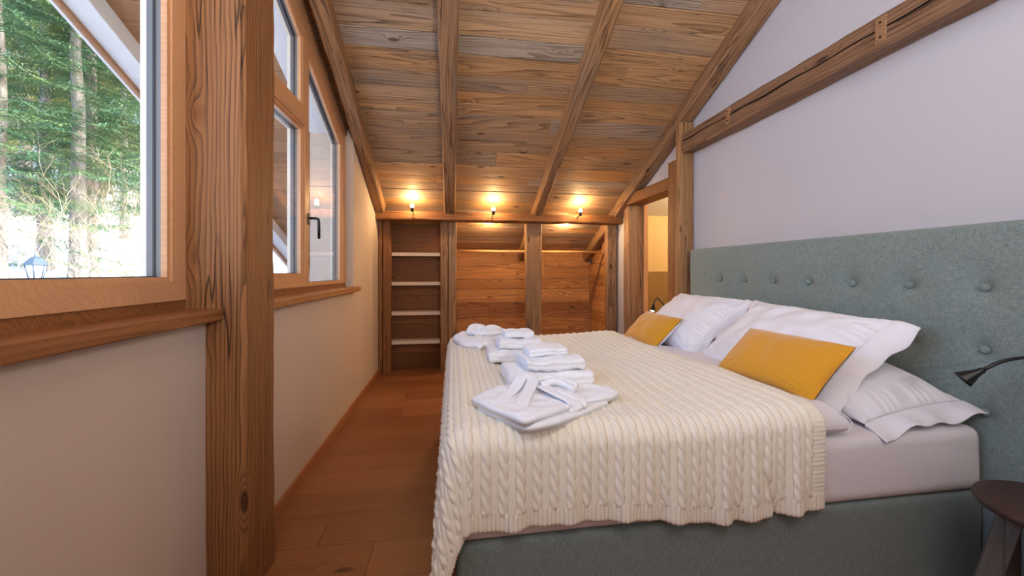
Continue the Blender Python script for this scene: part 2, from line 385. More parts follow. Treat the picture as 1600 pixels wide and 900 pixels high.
# floor
fl = st(box('floor', -1.16, 3.6, YB-.1, YF+.05, -.16, -.016, 'skirt', bev=0))
random.seed(5); y = YF+.03; row = 0
while y > YB:
    w = .208; x = -.9-random.uniform(.1, 1.6)
    while x < 2.25:
        L = random.choice([1.5, 1.9, 2.2]); a = max(x, -.86); b = min(x+L, 2.3)
        if b-a > .08:
            plank('plank', (a+.001, y-w/2, -.016), (b-.001, y-w/2, -.016), w-.0022, .016, 'floor', (0,0,1), fl, .0012)
        x += L
    y -= w; row += 1
# ceiling slab + boards
cs = [[(YF+.2, CZ(YF+.2)+.02), (YR, ridge+.02), (YR, ridge+.22), (YF+.2, CZ(YF+.2)+.24)], [(YR, ridge+.02), (YB-.1, zback-.03), (YB-.1, zback+.2), (YR, ridge+.22)]]
ceil = st(prism_x('ceiling', cs, -1.16, 3.6, 'ext_wall'))
cosS = math.cos(math.atan(SL)); nrm = Vector((0, -SL, -1)).normalized()
random.seed(21); y = YF
bays = [-.95, 2.05]
while y > YR:
    w = random.choice([.115, .135, .15, .17, .185]); yc = y-w*cosS/2; x = -.96-random.uniform(0, 1.0); 
    while x < 2.02:
        L = random.choice([1.7, 2.3, 2.8, 3.4]); a = max(x, -.96); b = min(x+L, 2.02)
        if b-a > .1:
            tk = .02+random.uniform(-.002, .003); bk = Vector((0, yc, CZ(yc)))-nrm*.02
            plank('plank', (a+.001, bk.y, bk.z), (b-.001, bk.y, bk.z), w-.003, tk, 'ceil', nrm, ceil, .003)
        x += L
    y -= w*cosS
# other slope of the ceiling, behind the camera
nb = Vector((0, .5, -1)).normalized(); y = YR
while y > YB:
    w = .2; yc = y-w*.447; zc = ridge-(YR-yc)*.5
    plank('plank', (-.96, yc, zc+.02), (2.0, yc, zc+.02), w-.003, .02, 'ceil', nb, ceil, .003); y -= w*.8944

# right wall (with the doorway), left wall, back walls
DY0, DY1, DZ = 3.27, 4.10, H+.734
st(prism_x('wall_right', [[(YB, 0), (3.107, 0), (3.107, CZ(3.107)+.02), (YR, ridge+.02), (YB, zback)], [(3.107, DZ+.11), (4.243, DZ+.11), (4.243, CZ(4.243)+.02), (3.107, CZ(3.107)+.02)], [(4.243, 0), (YF, 0), (YF, CZ(YF)+.02), (4.243, CZ(4.243)+.02)]], XR, XR+.16, 'white_wall'))
WT = .985
wl_ = st(prism_x('wall_left', [[(YB, 0), (-.3, 0), (-.3, CZ(-.3)+.02), (YR, ridge+.02), (YB, zback)], [(-.3, 0), (3.43, 0), (3.43, WT), (-.3, WT)], [(3.43, 0), (YF, 0), (YF, CZ(YF)+.02), (3.43, CZ(3.43)+.02)]], -1.16, XL, 'left_wall'))
st(box('wall_back', -1.16, 2.16, YB-.16, YB, 0, zback+.1, 'white_wall', bev=0))
# exterior head strip of the wall above the windows (white plaster under the roof boards)
st(prism_x('trim_1', [(3.6, CZ(3.6)-.0), (3.6, CZ(3.6)-.05), (YR, ridge-.05), (YR, ridge-.0)], -1.16, -.965, 'ext_wall'))
# closet walls
wf = st(box('wall_far', -1.16, 2.16, YF+.022, YF+.16, 0, CZ(YF)+.05, 'white_wall', bev=0))
random.seed(3)
def boards(parent, x0, x1, yface, zmax, mat, jx):
    z = .0
    while z < zmax-.02:
        h = random.choice([.14, .16, .18, .2]); h = min(h, zmax-z)
        xs = [x0]+sorted(random.sample(jx, 1) if random.random() < .6 and jx else [])+[x1]
        for a, b in zip(xs[:-1], xs[1:]):
            plank('plank', (a+.001, yface+.022, z+h/2), (b-.001, yface+.022, z+h/2), h-.003, .02+random.uniform(0, .002), mat, (0,-1,0), parent, .002)
        z += h
boards(wf, -.02, 1.965, YF, CZ(YF)-.005, 'closet', [.5, .9, 1.3])
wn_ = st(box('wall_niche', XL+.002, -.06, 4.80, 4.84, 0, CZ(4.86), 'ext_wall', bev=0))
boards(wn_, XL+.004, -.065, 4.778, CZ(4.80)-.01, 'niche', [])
wp = st(box('wall_divider', -.055, -.02, 4.60, YF, 0, CZ(YF)-.01, 'closet', bev=0))
# boards lining the closet's right side
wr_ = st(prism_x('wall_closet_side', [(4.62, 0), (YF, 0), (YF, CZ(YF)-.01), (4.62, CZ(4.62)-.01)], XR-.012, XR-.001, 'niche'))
z = 0
while z < 1.74:
    h = min(random.choice([.14, .16, .18]), 1.74-z); ye = min(YF-.002, (H+2.74-(z+h))/SL)
    if ye > 4.65: plank('plank', (XR-.012, 4.60, z+h/2), (XR-.012, ye, z+h/2), h-.003, .02, 'closet', (-1,0,0), wr_, .002)
    z += h
# hall beyond the doorway
hall = st(box('wall_hall', XR+.16, 3.6, 4.56, 4.66, 0, 2.6, 'yellow_wall', bev=0))
st(box('wall_hall_side', 3.5, 3.6, 2.8, 4.7, 0, 2.6, 'yellow_wall', bev=0)); st(box('wall_hall_near', 2.16, 3.6, 2.75, 2.85, 0, 2.6, 'yellow_wall', bev=0))
st(box('ceiling_hall', 2.16, 3.6, 2.8, 4.7, 2.3, 2.4, 'yellow_wall', bev=0))
for i in range(3):
    for k in range(2):
        x0 = XR+.165+i*.45; z0 = k*.575
        plank('tile', (x0+.002, 4.56, z0+.2875), (x0+.448, 4.56, z0+.2875), .571, .012, 'stone', (0,-1,0), hall, .002)
light('hall_light', 'POINT', (2.75, 3.75, 2.0), 13, (1,.76,.46), shadow_soft_size=.12)
# baseboard
st(box('baseboard_left', XL, XL+.014, 1.69, 4.52, 0, .0585, 'skirt', bev=.002)); st(box('baseboard_left_near', XL, XL+.014, -2.7, 1.45, 0, .0585, 'skirt', bev=.002))

# ------------------------------------------------------------------ windows
GY = lambda y: H+2.52-SL*y            # raked head of the glass
FY = lambda y: H+2.70-SL*y            # raked outer head of the frame
def ins(poly, d): # shift polygon inward by d (convex, ccw or cw) -- simple centroid-based offset per edge
    n = len(poly); cy = sum(p[0] for p in poly)/n; cz = sum(p[1] for p in poly)/n; L = []
    for i in range(n):
        a = Vector(poly[i]); b = Vector(poly[(i+1) % n]); e = (b-a).normalized(); nn = Vector((-e.y, e.x))
        if nn.dot(Vector((cy, cz))-a) < 0: nn = -nn
        L.append((a+nn*d, e))
    out = []
    for i in range(n):
        (p, e), (q, g) = L[i-1], L[i]; den = e.x*g.y-e.y*g.x; t_ = ((q.x-p.x)*g.y-(q.y-p.y)*g.x)/den; out.append(tuple(p+e*t_))
    return out
def light_unit(parent, outer, hole):
    big = ins(hole, -.012)
    parent = ring_x('sash', outer, big, -.905, -.88, 'larch', parent)
    ring_x('glazing_bead', big, hole, -.905, -.887, 'larch', parent)
    ring_x('seal_frame', outer, hole, -.945, -.905, 'alu', parent)
    ring_x('gasket', ins(hole, -.001), ins(hole, .003), -.926, -.920, 'black', parent)
    ring_x('outer_cover', outer, hole, -.962, -.945, 'cream', parent)
    prism_x('pane', ins(hole, -.004), -.899, -.896, 'glass', parent)
w1 = st(empty('window_1', (-.92, .4, 1.056)))
o1 = [(-.3, 1.056), (1.452, 1.056), (1.452, FY(1.452)), (-.3, FY(-.3))]; h1 = [(-.22, H-.018), (1.377, H-.018), (1.377, GY(1.377)), (-.22, GY(-.22))]
light_unit(w1, o1, h1)
w2 = st(empty('window_2', (-.92, 2.5, 1.056)))
light_unit(w2, [(1.685, 1.056), (2.533, 1.056), (2.533, 2.07), (1.685, 2.07)], [(1.76, H-.012), (2.471, H-.012), (2.471, H+.842), (1.76, H+.842)])
light_unit(w2, [(1.685, 2.0701), (2.533, 2.0701), (2.533, FY(2.533)), (1.685, FY(1.685))], [(1.76, H+1.0), (2.471, H+1.0), (2.471, GY(2.471)), (1.76, GY(1.76))])
light_unit(w2, [(2.5335, 1.056), (3.43, 1.056), (3.43, FY(3.43)), (2.5335, FY(2.5335))], [(2.596, H-.07), (3.29, H-.07), (3.29, GY(3.29)), (2.596, GY(2.596))])
# raised edges of the opening sash, and the handle
ring_x('sash_edge', [(1.70, 1.062), (2.527, 1.062), (2.527, 2.05), (1.70, 2.05)], [(1.73, 1.085), (2.50, 1.085), (2.50, 2.02), (1.73, 2.02)], -.88, -.872, 'larch', w2)
box('handle_plate', -.872, -.864, 2.535, 2.565, H+.285, H+.355, 'black', w2, .002)
tube('handle', [(-.866, 2.55, H+.325), (-.83, 2.55, H+.325), (-.815, 2.55, H+.32), (-.811, 2.55, H+.30), (-.811, 2.55, H+.2)], .0085, 'black', w2, 10)
for ya, yb, n in ((-.3, 1.452, 1), (1.685, 3.43, 2)):
    st(box('trim_%d' % (n+1), -.96, -.885, ya, yb, WT+.037, 1.056, 'sill', bev=0))
    st(prism_x('trim_%d' % (n+3), [(ya, FY(ya)), (yb, FY(yb)), (yb, CZ(yb)), (ya, CZ(ya))], -.93, -.87, 'beam'))
s1 = timber('window_sill', (-.862, -.3, WT+.0195), (-.862, 1.452, WT+.0195), .19, .037, 'sill', rough=.0012, bev=.004, seed=2)
prop(s1, 'brown oak window sill under the large near window', 'window sill')
s2 = timber('window_sill', (-.862, 1.685, WT+.0195), (-.862, 3.462, WT+.0195), .19, .037, 'sill_light', rough=.001, bev=.004, seed=4)
prop(s2, 'pale oak window sill under the far windows with the black handle', 'window sill')

# ------------------------------------------------------------------ roof overhang outside
ov = st(empty('roof_overhang', (-1.6, 1.5, CZ(1.5)))); y = 6.4
random.seed(9)
while y > -.6:
    w = .14; yc = y-w*cosS/2; bk = Vector((0, yc, CZ(yc)))-nrm*.02
    plank('plank', (-2.14, bk.y, bk.z), (-1.162, bk.y, bk.z), w-.003, .02, 'soffit', nrm, ov, .003); y -= w*cosS
prism_x('roof_cover', [(6.5, CZ(6.5)+.02), (-.7, CZ(-.7)+.02), (-.7, CZ(-.7)+.24), (6.5, CZ(6.5)+.24)], -2.2, -1.161, 'ext_wall', ov)
timber('verge_rafter', (-2.06, 6.4, RZ(6.4)+.10), (-2.06, -.7, RZ(-.7)+.10), .14, .17, 'verge', up=-nrm, rough=.001, bev=.004, seed=6, seg=.3, parent=ov)
timber('verge_edge', (-2.145, 6.4, RZ(6.4)+.085), (-2.145, -.7, RZ(-.7)+.085), .03, .19, 'soffit', up=-nrm, rough=.001, bev=.003, seed=6, seg=.3, parent=ov)
timber('fascia_board', (-2.18, 6.4, RZ(6.4)+.11), (-2.18, -.7, RZ(-.7)+.11), .03, .2, 'verge', up=-nrm, rough=.001, bev=.003, seed=6, seg=.3, parent=ov)
timber('purlin_end', (-1.9, .95, CZ(.95)-.1), (-1.17, .95, CZ(.95)-.1), .12, .16, 'soffit', rough=.002, bev=.005, seed=3, parent=ov)

# ------------------------------------------------------------------ timbers in the room
def rafter(x0, x1, ys, ye, label, seed, w, h=.13):
    z = lambda y: RZ(y)+h/2/cosS
    o = timber('rafter', (x0, ys, z(ys)), (x1, ye, z(ye)), w, h, 'beam', up=-nrm, rough=.0045, bev=.012, seed=seed)
    return prop(o, label, 'beam', 'rafters under the board ceiling')
rafter(-.748, -.772, .2, 4.40, 'leftmost rafter, along the window wall', 1, .098)
rafter(-.02, -.032, .2, YF, 'rafter second from the left, nearly vertical in view, above the alcove post', 2, .125)
rafter(.97, .965, .2, YF, 'rafter second from the right, above the middle closet post', 3, .105)
rafter(1.936, 1.936, .2, YF, 'rightmost rafter, lying against the white right wall', 4, .118)
zt = H+.565
o = timber('cross_beam', (XL+.002, 4.465, zt+.048), (XR-.005, 4.465, zt+.048), .19, .096, 'closet', rough=.003, bev=.012, seed=8)
o.data.materials[0] = M['post']
prop(o, 'long horizontal beam across the far end carrying the three bulbs', 'beam')
def vpost(x0, x1, y0, y1, z1, mat, label, seed, rough=.004, bev=.012, name='post', z0=0, parent=None):
    o = timber(name, ((x0+x1)/2, (y0+y1)/2, z0), ((x0+x1)/2, (y0+y1)/2, z1), y1-y0, x1-x0, mat, up=(1,0,0), rough=rough, bev=bev, seed=seed, parent=parent)
    return prop(o, label, 'post') if parent is None else o
vpost(-.945, -.70, 1.452, 1.685, CZ(1.7)-.01, 'post', 'massive dark brown timber post between the two windows', 11, .004, .014)
vpost(-.816, -.776, 4.52, 4.60, zt, 'post', 'narrow timber strip post against the left wall beside the shelves', 12, .002, .006)
vpost(-.772, -.686, 4.52, 4.62, zt, 'post', 'timber post on the left side of the alcove shelves', 13, .003)
p = vpost(-.137, -.0505, 4.52, 4.595, zt, 'beam', 'left half of the split timber post right of the shelves', 14, .003)
p = vpost(-.046, .047, 4.52, 4.595, zt, 'beam', 'right half of the split timber post between shelves and closet', 15, .003)
vpost(.857, 1.049, 4.52, 4.63, zt, 'beam', 'pale split timber post in the middle of the closet opening', 16, .004)
vpost(1.863, 1.99, 4.52, 4.62, zt, 'beam', 'timber post at the right end of the closet, beside the doorway', 17, .004)
vpost(1.884, 1.999, 3.0, 3.10, RZ(3.05)+.01, 'beam', 'tall timber post between doorway and grey headboard', 18, .004)
dr = st(empty('door_1', (1.95, 3.7, 0)))
vpost(1.915, 2.15, 3.105, 3.265, H+.97, 'post', None, 19, .002, .008, 'jamb', parent=dr)
vpost(1.945, 2.15, 4.105, 4.25, DZ, 'beam', None, 20, .003, .01, 'jamb', parent=dr)
timber('lintel', (2.02, 3.267, DZ+.058), (2.02, 4.245, DZ+.058), .2, .112, 'post', rough=.002, bev=.008, seed=21, parent=dr)
box('door_lining', 2.11, 2.155, 4.072, 4.10, 0, DZ, 'larch', dr)
# tie beam on the right wall, with a long crack and two filled mortises
o = timber('tie_beam', (1.937, -1.5, H+1.067), (1.937, 2.985, H+1.062), .122, .15, 'tie', rough=.006, bev=.014, seed=31, bow=.006)
prop(o, 'dark horizontal beam with a long crack running along the white right wall', 'beam')
cr = []; random.seed(4)
xs = np.linspace(.25, 2.96, 60)
vs = []; 
for i, yy in enumerate(xs):
    zc = H+1.085-.012*math.sin(yy*1.1)+.003*math.sin(yy*17)-.008*(yy-1.5); w = .0022+.0018*abs(math.sin(yy*3.7))
    vs += [(1.872, yy, zc-w), (1.872, yy, zc+w), (1.884, yy, zc+w), (1.884, yy, zc-w)]
fs = []
for i in range(len(xs)-1):
    for k in range(4): a = i*4+k; b = i*4+(k+1) % 4; fs.append((a, b, b+4, a+4))
M['crack'] = plain('dark_crack', (.015, .009, .006), .9, 0, .1)
obj('crack', vs, fs, 'crack', o)
o.children[0].matrix_parent_inverse = o.matrix_world.inverted()
for yy, ln in ((1.46, .045), (2.43, .035)):
    b_ = box('peg_plate', 1.868, 1.884, yy-ln/2, yy+ln/2, H+1.01, H+1.125, 'beam', o, .003); b_.matrix_parent_inverse = o.matrix_world.inverted()
    for dz in (1.035, 1.10):
        k = lathe('nail_hole', [(.005, 0), (.005, .003)], 'crack', None, Matrix.Translation((1.8665, yy, H+dz)) @ Matrix.Rotation(math.pi/2, 4, 'Y'), 10)
        k.parent = b_; k.matrix_parent_inverse = b_.matrix_world.inverted()

# ------------------------------------------------------------------ alcove shelves, rod, bulbs
for i, (z, lb) in enumerate(((H+.217, 'topmost white shelf board of the four in the alcove'), (H-.123, 'second white shelf board from the top in the alcove'),
                             (H-.467, 'third white shelf board from the top in the alcove'), (H-.80, 'lowest white shelf board in the alcove, nearest the floor'))):
    prop(box('shelf', -.80, -.066, 4.625, 4.776, z-.04, z, 'shelf', bev=.002), lb, 'shelf', 'white shelves in the alcove')
r = empty('clothes_rail', (.98, 4.89, H+.25), 'pale round clothes rail spanning the closet below the ceiling', 'rail')
tube('rod', [(-.018, 4.89, H+.25), (1.965, 4.89, H+.25)], .018, 'rod', r, 16)
for x in (-.019, 1.955): lathe('bracket', [(.03, 0), (.03, .008), (.022, .012)], 'rod', r, Matrix.Translation((x, 4.89, H+.25)) @ Matrix.Rotation(math.pi/2 if x < 0 else -math.pi/2, 4, 'Y'), 16)
def bulb_fix(x, y, z, label, back=False):
    b = empty('spotlight', (x, y, z), label, 'light', 'bare bulbs at the cross beam' if not back else 'lights behind the cross beam')
    lathe('bulb', [(.002, -.02), (.014, -.016), (.021, 0), (.016, .014), (.004, .02)], 'bulb', b, Matrix.Translation((x, y, z)), 16)
    if not back:
        lathe('socket', [(.014, -.06), (.017, -.055), (.017, -.02), (.011, -.015)], 'black', b, Matrix.Translation((x, y, z)), 16)
        tube('arm', [(x, y, z-.045), (x, 4.372, z-.06)], .006, 'black', b)
    else:
        lathe('socket', [(.03, -.0), (.03, .006)], 'black', b, Matrix.Translation((x, y, z+.014)), 16)
    l_ = light('bulb_light', 'POINT', (x, y-.0, z+(.032 if not back else -.034)), 6.0 if not back else 10.0, (1,.66,.32), shadow_soft_size=.012); attach(l_, b)
def XU(u, y): t_ = (u-800)/610; s, c = math.sin(YAW), math.cos(YAW); return y*(s+t_*c)/(c-t_*s)
bulb_fix(XU(644, 4.25), 4.25, H+.694, 'leftmost glowing bulb, above the alcove shelves')
bulb_fix(XU(771, 4.25), 4.25, H+.680, 'middle glowing bulb on the cross beam')
bulb_fix(XU(907, 4.25), 4.25, H+.686, 'rightmost glowing bulb, near the right wall')
bulb_fix(XU(765, 4.66), 4.66, CZ(4.66)-.026, 'light behind the beam in the left closet bay', True)
bulb_fix(XU(886, 4.66), 4.66, CZ(4.66)-.026, 'light behind the beam in the right closet bay', True)

# ------------------------------------------------------------------ bed
BY0, BY1 = 1.13, 2.83
bed = empty('bed', (.95, 1.98, 0), 'double bed with teal grey upholstered base and white sheeted mattress', 'bed')
def soft_box(name, x0, x1, y0, y1, z0, z1, mat, parent, r=.03, amp=.004, seed=0, res=.03, f=3):
    bm = bmesh.new(); box_bm(bm, x0, x1, y0, y1, z0, z1, r, 3)
    bmesh.ops.subdivide_edges(bm, edges=[e for e in bm.edges if e.calc_length() > .15], cuts=14, use_grid_fill=True)
    for v in bm.verts:
        n_ = mnoise.noise(Vector((v.co.x*f+seed, v.co.y*f, v.co.z*f*1.5)))+.5*mnoise.noise(Vector((v.co.x*f*3+seed, v.co.y*f*3, v.co.z*f*3)))
        d = (v.co-Vector(((x0+x1)/2, (y0+y1)/2, (z0+z1)/2))); v.co += Vector((0, -1 if v.co.y < (y0+y1)/2 else 1, 0))*n_*amp+Vector((0, 0, n_*amp if v.co.z > (z0+z1)/2 else n_*amp*.3))
    return bmobj(name, bm, mat, parent, True)
soft_box('base', 0.01, 1.895, BY0+.006, BY1-.006, .04, H-.79, 'teal', bed, .018, .0015, 1)
for x in (.12, 1.75):
    for yy in (BY0+.12, BY1-.12): lathe('foot', [(.025, 0), (.03, .045)], 'black', bed, Matrix.Translation((x, yy, 0)), 16)
soft_box('mattress', 0.0, 1.885, BY0-.002, BY1+.002, H-.788, H-.56, 'sheet', bed, .035, .005, 7)
# headboard: tufted panel with fabric buttons
HB0, HB1, HBZ = .56, 2.916, H+.177
hb = empty('headboard', (1.95, 1.74, 0), 'tall teal grey linen headboard with button tufting against the right wall', 'headboard')
by = [2.568-.2372*i for i in range(9)]; bz = [H-.058, H-.286, H-.514]
ny, nz = 420, 240
Yg, Zg = np.meshgrid(np.linspace(HB0, HB1, ny), np.linspace(.0, HBZ, nz), indexing='ij')
ey = np.minimum(Yg-HB0, HB1-Yg); ez = HBZ-Zg; R_ = .022
def rnd_edge(e): return np.where(e < R_, R_-np.sqrt(np.clip(R_**2-(R_-e)**2, 0, None)), 0)
Xg = 1.9+rnd_edge(ey)+rnd_edge(ez)
for b in by:
    for z in bz:
        if b < HB0+.1: continue
        d2 = (Yg-b)**2+(Zg-z)**2; Xg += .014*np.exp(-d2/(2*.022**2))+.012*np.exp(-d2/(2*.055**2))
Xg += .0012*snoise(Yg, Zg, 5, 3)
o = grid_mesh('panel', Xg, Yg, Zg, 'teal', hb)
box('back_panel', 1.945, 1.998, HB0+.004, HB1-.004, 0, HBZ-.004, 'teal', hb, .004)
# side walls of the upholstery
for yy, nm in ((HB0, 'side'), (HB1, 'side')): pass
prism_x('top_strip', [(HB0+.004, HBZ-.0225), (HB1-.004, HBZ-.0225), (HB1-.004, HBZ-.002), (HB0+.004, HBZ-.002)], 1.922, 1.95, 'teal', hb)
for yy in (HB0, HB1-.004): box('side_strip', 1.921, 1.95, yy, yy+.004, 0, HBZ-.01, 'teal', hb, 0)
bp = None
for b in by:
    for z in bz:
        if b < HB0+.1: continue
        o = lathe('button', [(.002, .0115), (.008, .010), (.0125, .006), (.0145, 0), (.013, -.006)][::-1], 'teal', hb, Matrix.Translation((1.916, b, z)) @ Matrix.Rotation(-math.pi/2, 4, 'Y'), 16)

# duvet
ZT = H-.462          # top of the bedding
def topz(x, y):
    return ZT+.011*snoise(x, y, 11, .9)+.003*snoise(x, y, 12, 2.6)-.02*np.clip((1.35-y)/.3, 0, 1)**2*0
dv = None
x0, x1, y0, y1 = .0, 1.315, BY0-.012, BY1+.012
def dens(a, b, n, r):
    s = np.linspace(-1, 1, n); s = np.sign(s)*(1-(1-np.abs(s))**1.6); return a+(b-a)*(s+1)/2
Xd, Yd = np.meshgrid(dens(x0, x1, 150, .1), dens(y0, y1, 170, .1), indexing='ij')
sd = np.minimum(np.minimum(Xd-x0, x1-Xd), np.minimum(Yd-y0, y1-Yd)); rr = .055
Xd = Xd+np.clip(Xd/1.315, 0, 1)**3*.11*np.clip((Yd-1.25)/.5, 0, 1)
k = np.clip(sd/rr, 0, 1); prof = np.sqrt(np.clip(1-(1-k)**2, 0, 1))
Ztop = (H-.56+.045)+(topz(Xd, Yd)-(H-.515))*prof-.008
Ztop = np.where(Xd > 1.1, Ztop+.006*np.sin(Yd*23+Xd*9)*k+.004*snoise(Xd, Yd, 19, 5)*k, Ztop)
Zbot = (H-.515)-(.045-.006)*prof
duv = empty('duvet', (.65, 1.98, H-.56), 'white duvet folded back below the pillows, under the cream knitted blanket', 'duvet')
grid_mesh('duvet_top', Xd, Yd, Ztop, 'sheet', duv); 
o = grid_mesh('duvet_underside', Xd[:, ::-1], Yd[:, ::-1], Zbot[:, ::-1], 'sheet', duv)
tube('piping', smooth_path([(1.285, 1.13, H-.47), (1.318, 1.117, H-.505), (1.30, 1.12, H-.54)], 5), .0022, 'pillow', duv, 6)

# knitted blanket
P = .05; Lc = .092
bx0 = .045; byn = BY0+.045; byf = BY1-.045; px1 = 1.205
rb = .062
A_MAX, C_MAX = .56, .30
npx = 760; nq = 430
p = np.linspace(bx0-A_MAX, px1, npx)
def bmax(p): return .312+.006*np.sin(p*9)+.058*np.clip((p-.3)/.8, 0, 1)
tq = np.linspace(0, 1, nq)
Pp = np.repeat(p[:, None], nq, 1); q0 = byn-bmax(p); q1 = np.full_like(p, byf+C_MAX)
Q = q0[:, None]*(1-tq)+q1[:, None]*tq
def prof_h(s): return np.where(s < np.pi*rb/2, rb*np.sin(np.clip(s, 0, np.pi*rb/2)/rb), rb)
def prof_g(s): return np.where(s < np.pi*rb/2, rb*(1-np.cos(np.clip(s, 0, np.pi*rb/2)/rb)), rb+s-np.pi*rb/2)
def base(Pp, Q):
    a = np.clip(bx0-Pp, 0, None); b = np.clip(byn-Q, 0, None); c = np.clip(Q-byf, 0, None)
    bb = np.maximum(b, c); sg = np.where(b > 0, -1., 1.)
    rho = np.sqrt(a*a+bb*bb)+1e-9; ca, sa = a/rho, bb/rho
    h = prof_h(rho); g = prof_g(rho)
    phi = np.arctan2(bb, a)
    corner = np.where((a > 0) & (bb > 0), np.sin(2*phi)**2, 0)
    fall = np.clip((rho-.08)/.4, 0, 1.2)
    h = h+corner*fall*.075*(.75+.25*np.cos(8*phi)); g = g+corner*fall*.10
    hem = np.clip((rho-.06)/.32, 0, 1)
    onside = (1-corner)
    h = h+onside*hem**1.3*(.010*np.sin(Pp*2*np.pi/.155+1.3*np.sin(Pp*7))+.006*np.sin(Pp*2*np.pi/.083+.7))*sa
    h = h+onside*hem*ca*(.012*np.sin(Q*2*np.pi/.21)+.018)+.004
    # one deep pleat near the right hem
    h = h-.016*np.exp(-((Pp-1.03-.1*(hem-1))/.012)**2)*hem*sa
    X = np.clip(Pp, bx0, None)-h*ca*(a > 0)
    Y = np.clip(Q, byn, byf)+sg*h*sa*(bb > 0)
    Z = topz(np.clip(X, 0, 2), np.clip(Y, byn-.05, byf))+.004-g
    # right hem of blanket lies on the duvet's slope
    return X, Y, Z
X, Y, Z = base(Pp, Q)
def grad(A): return np.gradient(A, axis=0), np.gradient(A, axis=1)
(Xp, Xq), (Yp, Yq), (Zp, Zq) = grad(X), grad(Y), grad(Z)
N = np.stack([Yp*Zq-Zp*Yq, Zp*Xq-Xp*Zq, Xp*Yq-Yp*Xq], -1); N /= np.linalg.norm(N, axis=-1, keepdims=True)+1e-12
tt = ((px1-Pp-.05) % P)/P
tc = (tt-.24)/.24
w_ = np.sin(2*np.pi*Q/Lc+ (np.floor((px1-Pp-.05)/P)*1.3))*.44; cw = np.cos(2*np.pi*Q/Lc+(np.floor((px1-Pp-.05)/P)*1.3))
bmp = lambda z: np.sqrt(np.clip(1-z*z, 0, 1))
cab = np.maximum(bmp((tc-w_)/.60)*(1+.42*cw), bmp((tc+w_)/.60)*(1-.42*cw))
cab = np.where(np.abs(tc) < 1.1, cab, 0)
t1 = (tt-.745)/.19
ribs = bmp(t1)**.6*.62
hgt = .0066*np.maximum(cab, ribs)
hemw = .048
dn = Q-q0[:, None]; df = q1[:, None]-Q; drr = px1-Pp; dl = Pp-p[0]
hemn = (np.minimum(dn, df) < hemw); hemr = (drr < hemw) & ~hemn; heml = (dl < hemw) & ~hemn
rib = lambda s: .0045*(.5+.5*np.sin(2*np.pi*s/.0125))
hgt = np.where(hemn, rib(Pp)+.0008, hgt); hgt = np.where(hemr | heml, rib(Q*.9)+.0008, hgt)
edge = np.minimum(np.minimum(dn, df), np.minimum(drr, dl)); hgt = hgt-.003*np.exp(-(edge/.004)**2)
X += N[..., 0]*hgt; Y += N[..., 1]*hgt; Z += N[..., 2]*hgt
bl = grid_mesh('blanket', X, Y, Z, 'knit', None, uv=(Pp, Q))
prop(bl, 'cream cable knit blanket with ribbed hem draped over the bed foot and near side', 'blanket')
md = bl.modifiers.new('thickness', 'SOLIDIFY'); md.thickness = .004; md.offset = -1

